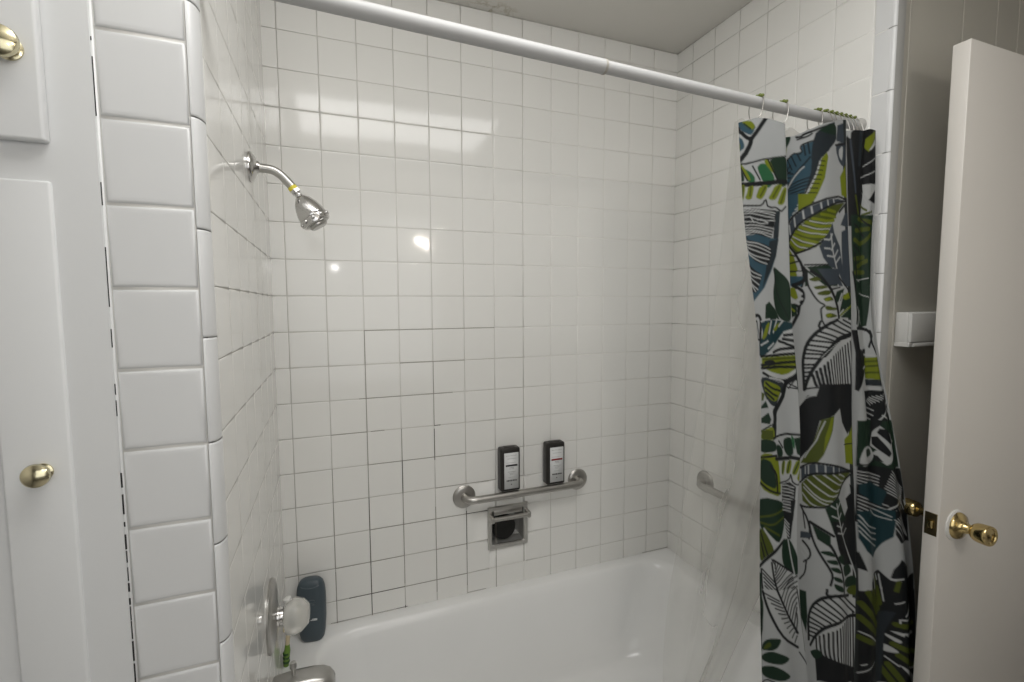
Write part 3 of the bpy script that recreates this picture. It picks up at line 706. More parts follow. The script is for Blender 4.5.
["l","w",2.5,[66,994,72,993,79,992,85,991,92,990,98,989,104,987]],
["l","w",2.5,[66,985,73,984,79,983,85,982,92,981,98,979,104,978]],
["l","w",2.5,[66,977,73,976,79,976,85,975,92,973,98,972,105,970]],
["p","e",0,[0,996,7,1001,17,1001,28,1000,40,999,52,996,62,989,71,977,78,961,75,950,54,945,23,945,0,950,0,964,0,982]],
["l","o",4,[70,977,7,953]],
["l","o",4,[66,971,28,950]],
["p","e",0,[0,999,21,1003,51,999,73,991,80,980,80,964,78,948,74,930,67,911,58,901,48,903,36,912,25,921,16,925,8,929,2,938,0,958,0,982]],
["l","o",5,[2,958,15,960,28,962,40,965,51,969,62,973,73,978]],
["l","o",5,[4,945,14,943,24,941,35,941,47,945,60,952,73,958]],
["l","o",5,[16,935,58,917]],
["p","k",0,[70,998,110,998,99,907,89,907,75,958]],
["l","w",2.5,[70,996,96,992]],
["l","w",2.5,[70,990,96,985]],
["l","w",2.5,[70,983,96,978]],
["l","w",2.5,[70,976,97,971]],
["l","w",2.5,[78,954,94,941]],
["l","w",2.5,[78,948,94,934]],
["l","w",2.5,[78,940,94,927]],
["l","w",2.5,[78,933,94,919]],
["l","w",2.5,[78,926,94,912]],
["l","w",4,[14,931,21,923,28,915,35,907,41,902,47,898,53,896,61,897,69,900,77,904]],
["p","o",0,[2,931,7,931,14,926,21,918,29,906,37,892,41,880,39,873,32,868,25,864,17,859,9,855,4,857,1,867,1,883,1,898,0,911,0,924]],
["l","k",3,[4,925,25,867]],
["l","k",3,[6,898,15,864]],
["l","w",3,[41,880,36,876,30,872,25,867,18,862,11,856,3,850]],
["l","k",6,[77,904,66,897,55,889,44,880,30,869,15,856,1,844]],
["p","e",0,[70,897,75,904,82,907,89,907,95,906,100,901,105,893,112,879,120,861,120,846,120,834,117,825,110,822,97,827,82,837,71,850,67,865,67,883]],
["p","w",0,[8,837,12,847,20,855,34,857,58,850,88,837,110,822,120,802,120,779,113,763,87,758,50,760,22,766,12,774,10,787,10,800,7,812,6,826]],
["l","k",4,[6,837,7,820,8,804,10,790,13,779,18,771,22,762]],
["l","k",4,[38,860,106,827]],
["l","k",4,[34,853,36,840,38,827,41,813,46,797,52,781,57,765]],
["l","k",2.6,[9,837,40,809]],
["l","k",2.6,[11,827,42,800]],
["l","k",2.6,[13,818,44,790]],
["l","k",2.6,[14,808,46,781]],
["l","k",2.6,[16,799,48,771]],
["l","k",2.6,[17,789,49,761]],
["l","k",2.6,[19,780,51,752]],
["l","k",2.6,[21,770,53,742]],
["l","k",2.6,[101,825,43,792]],
["l","k",2.6,[88,836,42,802]],
["l","k",2.6,[102,818,45,785]],
["l","k",2.6,[79,840,42,810]],
["l","k",2.6,[104,810,48,779]],
["l","k",2.6,[70,844,43,817]],
["l","k",2.6,[105,803,50,772]],
["l","k",2.6,[61,848,43,825]],
["l","k",2.6,[106,795,52,765]],
["l","k",2.6,[52,853,43,832]],
["l","k",2.6,[107,787,54,758]],
["l","k",2.6,[43,857,43,840]],
["l","k",2.6,[108,780,57,751]],
["l","k",2.6,[34,861,44,847]],
["l","w",3,[91,905,95,885,99,865,103,846,107,827,111,810,114,794,115,782,114,773,113,763]],
["p","e",0,[0,830,6,827,7,766,0,766]],
["p","w",0,[10,791,112,789,100,651,56,686,25,738]],
["l","k",5,[10,785,14,770,19,754,25,738,34,719,44,700,56,683,70,670,85,660,100,650]],
["l","k",5,[47,791,55,775,63,759,72,743,82,724,94,704,104,684]],
["l","k",2.6,[13,782,52,765]],
["l","k",2.6,[22,771,57,757]],
["l","k",2.6,[31,759,63,748]],
["l","k",2.6,[40,748,68,739]],
["l","k",2.6,[48,736,73,731]],
["l","k",2.6,[56,724,78,722]],
["l","k",2.6,[64,712,83,713]],
["l","k",2.6,[72,699,88,704]],
["l","k",2.6,[79,687,93,695]],
["l","k",2.6,[87,674,97,686]],
["l","k",2.6,[94,662,102,677]],
["l","k",2.6,[60,771,68,782,76,793,85,802,94,810,105,815,115,821]],
["l","k",2.6,[67,759,74,770,81,781,88,790,97,797,105,803,114,808]],
["l","k",2.6,[73,747,79,758,85,769,92,778,99,785,106,790,113,796]],
["l","k",2.6,[79,735,84,746,90,757,95,766,101,773,106,778,112,783]],
["l","k",2.6,[85,722,89,733,94,745,98,754,102,760,106,765,110,770]],
["l","k",2.6,[90,710,94,721,98,732,101,742,104,748,107,753,109,757]],
["l","k",2.6,[96,698,99,709,102,720,104,729,106,736,107,740,108,745]],
["l","k",2.6,[101,685,103,696,106,708,107,717,107,723,107,728,106,732]],
["p","e",0,[0,773,3,778,7,772,10,760,10,741,8,717,7,698,4,687,1,681,0,686,0,711,0,748]],
["l","k",2,[4,745,1,652]],
["p","e",0,[3,661,5,666,9,670,15,674,26,677,39,678,48,677,50,673,47,667,44,662,40,657,35,653,29,650,21,649,13,650,6,651,3,654,2,657]],
["p","o",0,[8,658,12,662,18,667,23,669,25,667,26,663,26,660,22,657,16,654,11,653,9,653,7,655]],
["p","e",0,[0,636,2,640,10,644,18,646,25,647,32,647,39,645,51,641,63,635,70,629,67,625,58,621,48,618,38,618,27,619,18,621,9,625,2,631]],
["p","e",0,[0,608,0,612,2,613,7,614,16,614,27,614,38,611,50,605,63,595,69,588,65,584,54,581,43,580,32,581,20,584,10,589,4,595,0,602]],
["l","k",2.5,[0,577,3,579,6,581,10,582,16,582,23,579,30,577]],
["l","k",2.5,[103,638,120,608]],
["l","k",2.5,[112,789,115,763,117,737,119,712,120,688,120,664,120,640]],
["p","e",0,[221,1842,228,1847,236,1849,242,1848,242,1843,239,1835,235,1828,230,1821,226,1816,222,1815,220,1822,219,1833]],
["p","l",0,[220,1811,231,1821,225,1790,221,1786]],
["l","k",4,[256,1847,259,1847,262,1847,265,1848,268,1849,271,1852,276,1855,284,1858,293,1861,305,1866,318,1871,333,1876,348,1882]],
["l","k",3,[258,1841,264,1843,270,1845,276,1847,281,1849,286,1852,290,1855]],
["p","b",0,[223,1787,250,1808,268,1813,265,1826,293,1838,311,1803,295,1761,273,1723,259,1682,216,1680]],
["p","c",0,[293,1840,296,1849,298,1856,305,1862,318,1871,335,1880,348,1882,354,1874,355,1859,355,1846,351,1838,346,1832,340,1826,335,1821,331,1815,325,1810,317,1802,308,1795,300,1790,294,1788,289,1790,287,1795,288,1808,290,1825]],
["p","c",0,[289,1799,311,1803,295,1752,278,1723,265,1697,285,1761]],
["p","e",0,[308,1864,319,1870,335,1878,348,1881,354,1874,355,1863,353,1855,345,1854,333,1855,322,1857,314,1859,308,1861]],
["l","k",2.5,[223,1787,227,1790,231,1793,236,1796,240,1801,245,1805,250,1808,254,1808,258,1807,261,1807,264,1808,266,1811,268,1813,267,1816,265,1820,265,1823,266,1826,268,1828,272,1831,278,1833,286,1836,293,1838]],
["l","k",2.5,[224,1721,232,1733,240,1744,249,1756,260,1770,273,1784,285,1799]],
["l","k",2.5,[225,1787,227,1778,228,1769,231,1762,235,1759,240,1759,245,1759]],
["l","k",2.5,[232,1790,242,1769]],
["l","k",2.5,[243,1800,253,1778]],
["l","k",2.5,[257,1807,264,1791]],
["l","k",2.5,[272,1828,275,1804]],
["l","k",2.5,[281,1833,284,1808]],
["l","k",2.2,[226,1726,236,1731,246,1736,255,1741,265,1745,275,1748,284,1751]],
["l","k",2.2,[227,1720,236,1725,246,1729,255,1733,264,1737,273,1740,282,1742]],
["l","k",2.2,[227,1715,237,1719,246,1722,255,1726,263,1729,271,1731,280,1734]],
["l","k",2.2,[228,1709,237,1712,246,1715,255,1718,263,1721,270,1723,277,1725]],
["l","k",2.2,[229,1704,237,1706,246,1709,255,1711,262,1713,268,1714,275,1716]],
["l","k",2.2,[229,1698,238,1700,246,1702,254,1703,261,1705,267,1706,272,1707]],
["l","k",2.2,[230,1692,238,1694,246,1695,254,1696,260,1697,265,1697,270,1698]],
["l","k",2.2,[224,1740,237,1734]],
["l","k",2.2,[224,1748,238,1749]],
["l","k",2.2,[225,1755,238,1764]],
["l","k",2.2,[225,1763,239,1779]],
["l","w",3,[228,1724,235,1734,242,1744,249,1753,256,1761,263,1769,271,1776]],
["p","l",0,[325,1810,329,1800,317,1749,298,1711,282,1682,261,1682,284,1729,299,1768,311,1796]],
["l","w",4,[307,1790,305,1782,302,1774,299,1764,294,1752,287,1737,280,1723,274,1710,268,1697,263,1685]],
["l","k",2,[307,1790,319,1789]],
["l","k",2,[303,1779,316,1778]],
["l","k",2,[298,1768,312,1767]],
["l","k",2,[294,1757,309,1756]],
["l","k",2,[290,1746,306,1745]],
["l","k",2,[286,1736,302,1735]],
["l","k",2,[282,1725,298,1724]],
["l","k",2,[277,1714,295,1713]],
["l","k",2,[273,1703,291,1702]],
["l","k",2,[269,1692,288,1691]],
["p","n",0,[355,1830,362,1836,374,1839,382,1836,385,1822,385,1802,383,1787,380,1781,376,1781,372,1783,368,1787,363,1794,360,1802,356,1811,354,1822]],
["p","w",0,[365,1821,369,1825,373,1829,376,1828,377,1819,376,1805,374,1796,371,1796,368,1800,365,1805,364,1810,364,1816]],
["l","k",4,[353,1830,382,1836]],
["p","l",0,[366,1754,385,1784,388,1704,369,1710]],
["p","n",0,[359,1878,377,1885,380,1838,355,1840]],
["p","b",0,[217,1710,273,1711,257,1680,231,1651,216,1632]],
["l","w",2.6,[274,1708,265,1704]],
["l","w",2.6,[267,1698,259,1694]],
["l","w",2.6,[259,1688,252,1684]],
["l","w",2.6,[252,1678,246,1673]],
["l","w",2.6,[244,1667,239,1663]],
["l","w",2.6,[236,1657,233,1653]],
["l","w",2.6,[229,1647,226,1643]],
["l","w",2.6,[221,1637,220,1633]],
["p","l",0,[255,1711,298,1712,283,1690,253,1667]],
["p","w",0,[219,1623,238,1657,272,1680,319,1699,360,1706,388,1697,367,1673,337,1650,317,1612,294,1589,246,1568,221,1588]],
["p","n",0,[219,1624,238,1654,272,1678,319,1697,356,1701,382,1697,337,1686,289,1665,256,1639,233,1610,223,1598]],
["p","o",0,[248,1629,289,1662,337,1685,378,1692,352,1666,333,1643,317,1612,283,1586,246,1568,225,1591]],
["l","l",7,[233,1607,239,1602,246,1596,254,1592,264,1589,275,1588,287,1586]],
["l","l",7,[240,1614,248,1610,256,1606,265,1603,276,1599,287,1596,298,1592]],
["l","l",7,[246,1621,256,1618,266,1614,276,1611,288,1609,301,1609,313,1608]],
["l","l",7,[257,1633,267,1628,277,1624,288,1621,299,1619,310,1619,321,1620]],
["l","l",7,[270,1644,280,1640,290,1636,299,1633,309,1633,319,1634,329,1635]],
["l","l",7,[285,1652,295,1650,305,1648,314,1646,323,1646,331,1647,338,1648]],
["l","l",7,[304,1662,311,1661,319,1660,326,1659,332,1658,338,1657,344,1656]],
["l","l",7,[322,1672,344,1669]],
["l","l",7,[229,1598,236,1591,243,1584,250,1579,255,1577,260,1577,264,1576]],
["l","w",2.6,[231,1604,237,1598,243,1592,250,1587,257,1584,264,1583,272,1581]],
["l","w",2.6,[236,1610,245,1606,253,1602,261,1598,271,1595,282,1592,292,1589]],
["l","w",2.6,[252,1627,261,1623,270,1620,280,1617,292,1616,304,1614,317,1613]],
["l","w",2.6,[263,1637,272,1634,282,1630,292,1627,302,1626,314,1627,325,1627]],
["l","w",2.6,[278,1647,287,1644,297,1642,307,1640,316,1640,325,1641,334,1642]],
["l","w",4,[228,1635,230,1615]],
["l","w",4,[243,1654,245,1634]],
["l","w",4,[264,1673,266,1653]],
["l","w",4,[282,1684,284,1665]],
["l","w",4,[303,1696,305,1676]],
["l","w",4,[321,1703,323,1683]],
["l","w",4,[339,1708,342,1688]],
["l","k",4,[217,1629,224,1638,230,1647,238,1656,248,1664,259,1672,272,1680,287,1687,303,1693,319,1699,334,1702,348,1705,360,1706,370,1704,379,1701,388,1697]],
["l","k",4,[221,1591,231,1607,241,1622,252,1636,265,1647,279,1656,293,1665,307,1673,322,1680,337,1686,353,1691,369,1694,386,1697]],
["l","k",4,[388,1696,359,1669]],
["l","k",4,[321,1615,311,1605,302,1596,290,1588,275,1580,259,1574,242,1568]],
["p","n",0,[317,1612,334,1642,339,1618,357,1587,366,1520,381,1491,350,1491,322,1533,304,1558,296,1586]],
["p","n",0,[378,1667,390,1670,386,1491,369,1491,363,1533,363,1584,365,1622,388,1632,362,1638]],
["l","w",4,[328,1615,330,1598,331,1580,334,1564,338,1550,342,1536,348,1523,353,1512,359,1502,365,1491]],
["l","w",4,[309,1581,323,1580]],
["l","w",4,[315,1563,332,1561]],
["l","w",4,[322,1533,338,1531]],
["l","w",4,[309,1602,314,1602,320,1601,324,1602,327,1605,329,1610,332,1615]],
["l","w",4,[339,1593,327,1577]],
["l","w",4,[349,1577,336,1560]],
["l","w",4,[356,1561,339,1545]],
["l","k",5,[221,1590,228,1584,235,1577,242,1570,248,1560,255,1549,259,1538,261,1530,262,1521,262,1513,261,1506,259,1499,257,1491]],
["p","l",0,[223,1582,238,1563,248,1532,243,1504,219,1507]],
["p","b",0,[219,1510,261,1510,257,1491,218,1491]],
["l","k",3,[221,1544,252,1551]],
["l","k",3,[220,1526,260,1527]],
["l","k",3,[224,1566,242,1563]],
["l","w",6,[247,1523,260,1523]],
["p","e",0,[266,1537,315,1542,347,1520,343,1491,264,1491]],
["l","k",3,[265,1542,315,1542]],
["l","k",3,[266,1531,272,1529,278,1527,284,1523,291,1517,298,1509,306,1501]],
["l","w",3,[268,1535,295,1507]],
["p","b",0,[223,1515,263,1515,260,1503,222,1495]],
["l","k",7,[261,1535,263,1527,264,1519,265,1513,264,1508,263,1506,260,1503,253,1499,243,1496,234,1493]],
["l","k",7,[234,1493,242,1489,250,1485,256,1481,259,1475,260,1469,260,1464,258,1457,255,1451,250,1446,245,1445,238,1445,231,1445]],
["l","k",7,[250,1444,249,1438,248,1432,246,1424,241,1416,235,1407,228,1398]],
["p","l",0,[225,1486,229,1488,234,1488,239,1486,243,1480,245,1472,247,1466,247,1462,246,1459,244,1459,237,1460,230,1464,224,1469,222,1474,223,1481]],
["l","w",6,[224,1460,249,1449]],
["l","w",6,[245,1481,256,1473]],
["l","w",6,[246,1459,257,1461]],
["l","w",6,[231,1442,242,1427]],
["p","e",0,[225,1451,243,1444,244,1422,224,1415]],
["l","l",5,[225,1439,236,1432]],
["p","w",0,[269,1525,345,1456,344,1416,296,1407,295,1444,271,1493]],
["p","o",0,[273,1508,277,1510,283,1513,289,1514,294,1513,298,1510,299,1508,296,1505,291,1503,286,1502,280,1503,275,1505]],
["p","o",0,[282,1489,286,1491,293,1492,300,1493,306,1492,312,1490,314,1488,309,1486,299,1484,291,1483,286,1484,283,1487]],
["p","o",0,[291,1476,295,1478,302,1480,308,1481,314,1481,320,1480,323,1478,322,1475,318,1472,314,1470,307,1469,299,1469,293,1470,290,1471,289,1474]],
["p","o",0,[303,1462,307,1464,314,1466,319,1466,324,1464,327,1460,328,1457,322,1456,314,1455,307,1455,304,1457,302,1460]],
["p","o",0,[307,1444,311,1444,318,1443,324,1441,330,1440,335,1440,339,1439,340,1437,339,1435,336,1434,328,1433,317,1433,309,1434,306,1437,305,1441]],
["p","o",0,[307,1424,311,1426,317,1427,324,1426,331,1424,339,1421,341,1419,334,1417,321,1415,311,1415,307,1418,306,1421]],
["p","l",0,[304,1460,308,1462,312,1464,316,1465,318,1463,320,1461,319,1458,316,1457,311,1455,307,1455,305,1456,304,1458]],
["p","l",0,[307,1423,310,1425,314,1426,318,1426,321,1425,323,1423,323,1421,320,1419,316,1417,311,1417,309,1418,307,1421]],
["l","k",3,[269,1525,269,1516,269,1508,270,1500,271,1494,273,1487,276,1481,280,1472,285,1463,290,1456,295,1451,301,1448,304,1445,303,1443,299,1441,296,1436,296,1429,297,1419,298,1409]],
["l","k",3,[295,1407,293,1404,292,1400,291,1397,292,1394,294,1392,295,1390]],
["l","k",3,[299,1407,303,1399]],
["l","k",6,[278,1527,288,1519,297,1512,306,1503,314,1493,322,1482,328,1471,334,1460,338,1449,342,1439,344,1430,346,1423,347,1416]],
["p","n",0,[290,1532,354,1533,347,1495,317,1493,301,1515]],
["p","e",0,[340,1478,367,1486,354,1456,339,1451,334,1466]],
["p","e",0,[351,1436,363,1471,387,1473,387,1448,362,1429,350,1419]],
["p","l",0,[360,1466,366,1470,374,1475,381,1477,385,1475,387,1470,387,1466,382,1462,375,1460,369,1458,364,1460,361,1462]],
["p","e",0,[353,1416,386,1441,389,1414]],
["l","l",4,[353,1421,389,1445]],
["l","k",3,[320,1483,352,1488]],
["l","k",3,[350,1513,359,1503,368,1494,376,1486,380,1478,382,1472,384,1466]],
["l","w",4,[345,1449,358,1473]],
["l","w",4,[350,1424,362,1434]],
["p","w",0,[254,1242,257,1318,272,1363,311,1399,352,1411,390,1409,385,1250,276,1253]],
["l","k",6,[254,1242,254,1256,254,1270,254,1284,254,1299,255,1314,258,1329,262,1343,268,1356,276,1368,285,1379,296,1389,308,1397,319,1403,330,1406,342,1410]],
["l","k",6,[256,1243,260,1255,264,1266,270,1278,278,1293,287,1308,297,1323,308,1335,319,1346,333,1356,350,1364,369,1370,389,1377]],
["l","k",3.6,[318,1404,385,1378]],
["l","k",3.6,[304,1393,371,1373]],
["l","k",3.6,[293,1382,351,1364]],
["l","k",3.6,[283,1374,333,1358]],
["l","k",3.6,[275,1361,323,1356]],
["l","k",3.6,[269,1350,312,1344]],
["l","k",3.6,[264,1339,301,1334]],
["l","k",3.6,[261,1329,295,1328]],
["l","k",3.6,[259,1318,293,1317]],
["l","k",3.6,[256,1302,282,1303]],
["l","k",3.6,[255,1294,276,1295]],
["l","k",3.6,[255,1283,272,1285]],
["l","k",3.6,[255,1273,270,1275]],
["l","k",3.6,[339,1410,387,1389]],
["l","k",3.6,[362,1410,389,1398]],
["l","k",3.6,[256,1263,266,1267]],
["l","k",5,[275,1278,277,1273,278,1269,279,1264,280,1260,281,1256,283,1252]],
["l","k",5,[284,1286,285,1279,286,1273,288,1267,289,1261,290,1257,291,1252]],
["l","k",5,[292,1293,293,1285,295,1277,296,1269,297,1263,298,1257,299,1252]],
["l","k",5,[301,1300,302,1291,303,1281,305,1272,306,1265,307,1258,308,1252]],
["l","k",5,[309,1308,310,1296,312,1285,313,1275,314,1266,315,1259,316,1251]],
["l","k",3.4,[317,1315,319,1302,320,1289,322,1277,323,1268,324,1259,325,1251]],
["l","k",3.4,[326,1323,327,1308,329,1293,330,1280,332,1269,332,1260,333,1251]],
["l","k",3.4,[334,1328,336,1312,337,1297,339,1283,340,1271,341,1261,342,1251]],
["l","k",3.4,[342,1333,344,1317,346,1300,348,1285,349,1273,350,1262,350,1251]],
["l","k",3.4,[350,1338,352,1321,354,1304,356,1288,357,1275,358,1262,359,1250]],
["l","k",3.4,[358,1343,361,1325,363,1307,365,1291,366,1276,367,1263,368,1250]],
["l","k",3.4,[367,1348,369,1329,371,1311,373,1293,374,1278,375,1264,376,1250]],
["l","k",3.4,[375,1353,377,1333,380,1314,382,1296,383,1280,384,1265,385,1250]],
["l","k",3.4,[383,1358,385,1338,388,1318,390,1299,390,1282,390,1266,390,1250]],
["l","k",9,[301,1326,312,1337,324,1349,337,1359,352,1366,370,1370,387,1375]],
["l","w",1.5,[295,1320,300,1326,305,1331,311,1337,319,1342,328,1348,336,1353]],
["l","k",3,[295,1407,294,1402,292,1397,292,1393,294,1391,296,1389,299,1388]],
["p","k",0,[389,1375,390,1338,390,1313,390,1284,387,1290]],
["l","k",3,[253,1243,287,1248]],
["l","k",3,[257,1253,255,1241]],
["p","k",0,[291,1257,390,1255,389,1161,373,1132,355,1162,347,1196,322,1181,288,1167,272,1105,232,1076,230,1196,263,1228,282,1227]],
["l","w",2.5,[230,1199,235,1202,239,1205,244,1209,249,1213,254,1218,259,1222,266,1225,273,1227,280,1229]],
["p","o",0,[291,1170,324,1181,317,1145,294,1086,279,1063,236,1067,272,1111]],
["l","w",3,[299,1167,295,1158,291,1149,287,1140,284,1132,281,1123,276,1114,268,1103,259,1091,250,1079]],
["p","l",0,[314,1175,322,1178,313,1139,294,1092,298,1128]],
["p","l",0,[362,1120,377,1132,389,1155,388,1059,364,1063]],
["l","k",2,[361,1108,388,1110]],
["p","w",0,[235,1053,279,1066,342,1057,384,1041,349,1013,329,989,302,965,265,959,242,977,236,1015]],
["p","n",0,[237,1056,279,1064,338,1057,380,1042,330,1043,264,1036,238,1025]],
["p","o",0,[238,1018,264,1036,310,1042,380,1041,341,1007,302,965,265,960,242,977]],
["l","w",3,[246,1009,259,997,273,984,284,975,291,971,297,969,302,968]],
["l","w",3,[246,1018,260,1005,274,991,287,981,298,977,308,977,318,977]],
["l","w",3,[257,1027,273,1013,289,1000,303,990,313,988,321,990,329,992]],
["l","w",3,[272,1036,287,1023,302,1011,314,1002,323,1000,330,1002,337,1004]],
["l","w",3,[291,1040,303,1032,315,1024,326,1018,333,1015,339,1014,345,1014]],
["l","w",3,[314,1040,324,1034,333,1028,341,1023,347,1022,352,1022,356,1023]],
["l","w",3,[334,1041,357,1031]],
["l","w",3,[242,996,250,987,258,977,265,970,271,966,278,963,284,961]],
["l","w",3,[251,1063,251,1041]],
["l","w",3,[260,1063,260,1041]],
["l","w",3,[279,1062,280,1040]],
["l","w",3,[297,1062,297,1040]],
["l","w",3,[316,1061,316,1039]],
["l","w",3,[336,1060,335,1038]],
["l","k",4,[232,1056,246,1060,260,1064,276,1066,293,1065,311,1063,330,1059,348,1054,367,1047,386,1041]],
["l","k",4,[234,1022,243,1027,253,1033,264,1038,280,1041,298,1042,318,1043,340,1043,363,1042,386,1041]],
["l","k",4,[384,1039,370,1030,356,1021,345,1012,337,1003,332,994,325,986,316,977,306,968,295,962,281,960,266,960,254,961,246,963,240,965,235,968]],
["p","e",0,[295,959,329,986,359,930,381,862,339,864,313,901]],
["p","k",0,[374,1012,387,1002,385,862,366,863,355,937,367,955,360,978,377,990]],
["l","w",3,[323,970,325,959,326,947,329,935,332,921,335,906,339,893,344,882,349,873,354,863]],
["l","w",3,[308,966,321,959]],
["l","w",3,[310,942,327,935]],
["l","w",3,[321,921,336,912]],
["l","w",3,[322,903,339,893]],
["l","w",3,[335,973,325,959]],
["l","w",3,[338,947,329,935]],
["l","w",3,[345,924,336,911]],
["l","w",3,[355,905,341,890]],
["l","k",4,[237,965,244,953,252,941,257,929,260,919,262,909,262,900,262,894,261,889,260,885]],
["l","k",4,[263,926,313,894]],
["p","n",0,[236,905,260,900,260,885,236,889]],
["p","e",0,[268,919,305,895,305,866,279,884]],
["l","k",3,[243,952,249,911]],
["p","k",0,[309,929,388,925,390,845,390,806,387,816,341,822,323,864]],
["l","w",3,[331,928,334,918,336,908,339,899,343,890,348,880,353,869,361,854,369,836,376,820,380,808,384,798,387,787]],
["l","w",3,[322,919,337,913]],
["l","w",3,[324,901,342,897]],
["l","w",3,[346,920,337,908]],
["l","w",3,[358,907,342,892]],
["l","k",4,[260,925,267,890]],
["l","k",4,[240,882,248,874,255,866,260,858,262,851,262,845,259,839,255,836,248,833,242,831]],
["l","k",4,[250,830,248,822,247,813,244,805,240,799,234,795,228,790]],
["l","k",4,[266,922,312,894]],
["l","k",4,[267,890,271,878,275,867,281,854,289,838,299,820,306,805,307,794,305,785,303,776]],
["l","k",4,[296,764,296,759,295,754,296,751,298,750,302,750,305,750]],
["l","k",5,[304,872,312,858,319,843,326,829,332,815,336,800,340,787,342,775,343,765,343,755]],
["p","n",0,[234,904,263,896,265,888,233,889]],
["l","w",3,[236,873,254,849]],
["l","w",3,[236,857,250,837]],
["p","e",0,[285,855,289,857,297,858,304,858,310,854,315,849,317,846,311,845,300,847,292,849,287,851,285,853]],
["p","e",0,[297,836,302,837,310,838,316,838,320,834,322,829,322,826,316,826,308,827,301,829,298,831,296,834]],
["p","e",0,[304,819,309,820,316,820,322,818,327,814,331,808,331,805,325,805,315,808,308,811,305,814,303,817]],
["p","e",0,[311,798,317,797,326,794,332,790,336,787,337,783,336,781,330,782,320,785,313,788,310,792,309,796]],
["p","e",0,[311,781,318,779,328,775,336,771,340,766,341,761,339,758,333,759,323,762,316,766,312,771,310,777]],
["p","e",0,[341,819,347,822,356,822,364,821,369,815,372,807,372,801,366,796,356,793,348,793,343,800,340,811]],
["p","e",0,[348,786,358,790,372,792,383,791,388,784,390,775,387,768,377,765,362,765,351,767,346,773,345,780]],
["p","o",0,[355,760,364,765,377,768,387,768,390,762,390,753,387,746,381,744,374,745,367,747,361,751,356,756]],
["p","e",0,[322,845,327,848,335,849,342,847,345,841,346,831,345,825,341,824,335,826,330,829,326,834,323,840]],
["p","e",0,[226,761,241,757,245,712,221,713]],
["p","w",0,[245,638,250,691,271,726,309,747,354,744,386,736,384,567,327,588,258,620]],
["l","k",6,[245,638,246,658,247,679,251,697,257,711,266,723,276,732,287,741,300,747,313,751,329,751,345,748,362,745]],
["l","k",6,[250,624,262,639,275,653,288,666,301,676,316,684,331,690,348,693,367,694,386,695]],
["l","k",3.6,[321,749,382,702]],
["l","k",3.6,[301,744,361,695]],
["l","k",3.6,[342,747,386,713]],
["l","k",3.6,[288,736,344,692]],
["l","k",3.6,[275,726,327,692]],
["l","k",3.6,[267,716,314,686]],
["l","k",3.6,[259,705,301,683]],
["l","k",3.6,[254,692,290,672]],
["l","k",3.6,[251,681,283,667]],
["l","k",3.6,[249,669,274,660]],
["l","k",3.6,[247,659,267,652]],
["l","k",3.6,[246,649,262,643]],
["l","k",3.6,[269,640,269,629,269,619,270,610,272,604,274,600,276,597]],
["l","k",3.6,[278,645,278,632,279,620,280,609,281,602,283,598,285,594]],
["l","k",3.6,[287,650,288,635,288,620,289,608,290,601,292,596,293,591]],
["l","k",3.6,[297,656,297,638,297,621,298,607,299,599,301,594,302,589]],
["l","k",3.6,[306,661,306,641,306,622,307,606,308,597,309,591,311,586]],
["l","k",3.6,[315,666,315,644,316,622,316,605,317,595,318,589,320,584]],
["l","k",3.6,[324,671,325,647,325,623,325,604,326,593,327,587,328,581]],
["l","k",3.6,[333,676,334,650,334,624,335,603,335,591,336,585,337,578]],
["l","k",3.6,[343,681,343,653,343,625,344,602,345,589,345,583,346,576]],
["l","k",3.6,[352,687,352,656,353,625,353,601,354,587,354,580,355,573]],
["l","k",3.6,[361,692,361,659,362,626,363,600,363,586,364,578,364,571]],
["l","k",3.6,[370,697,370,662,371,627,372,599,372,584,373,576,373,568]],
["l","k",3.6,[378,702,379,665,380,627,381,598,382,582,382,574,382,565]],
["p","k",0,[262,610,291,596,327,588,380,567,388,531,265,534]],
["p","e",0,[248,608,255,610,266,611,275,610,280,606,283,601,283,596,278,592,271,588,264,587,257,592,250,601]],
["p","e",0,[226,764,246,757,246,697,238,655,224,698]],
["p","k",0,[492,1861,513,1881,632,1885,640,1746,569,1744,536,1640,498,1641,496,1797]],
["p","c",0,[528,1876,544,1876,537,1788,527,1788]],
["l","n",5,[503,1853,505,1835,508,1816,511,1796,514,1774,517,1749,520,1724]],
["p","w",0,[496,1877,504,1877,503,1857,497,1861]],
["p","l",0,[563,1836,569,1857,632,1879,632,1863,588,1825]],
["p","w",0,[588,1829,632,1859,632,1843,600,1830]],
["l","w",2.5,[556,1788,632,1810]],
["l","w",2.5,[539,1760,633,1778]],
["p","w",0,[556,1744,640,1746,634,1726,596,1705,563,1724]],
["p","k",0,[589,1705,638,1730,639,1697]],
["l","o",6,[520,1716,532,1668]],
["l","o",6,[556,1668,616,1677]],
["l","o",6,[543,1692,582,1680]],
["l","w",2,[556,1724,609,1673]],
["p","e",0,[505,1668,631,1669,594,1470,568,1394,515,1385,506,1527]],
["l","o",11,[522,1630,600,1635]],
["l","o",11,[516,1607,526,1602,535,1598,552,1597,572,1603,590,1612,607,1621]],
["l","o",11,[515,1560,567,1564]],
["l","o",11,[526,1541,582,1555]],
["l","o",11,[515,1526,566,1526]],
["l","o",11,[533,1658,616,1650]],
["l","k",3.5,[516,1645,568,1616]],
["l","k",3.5,[513,1593,551,1569]],
["l","k",3.5,[533,1668,600,1640]],
["l","k",3.5,[515,1574,520,1512]],
["l","w",2,[532,1507,589,1512]],
["l","w",2,[531,1474,586,1465]],
["l","w",2,[520,1508,535,1503]],
["l","k",4,[506,1527,511,1500,516,1474,519,1451,517,1432,514,1415,511,1399]],
["l","w",2.5,[518,1441,531,1399]],
["l","w",2.5,[527,1432,516,1394]],
["p","w",0,[509,1375,550,1385,554,1342,512,1342]],
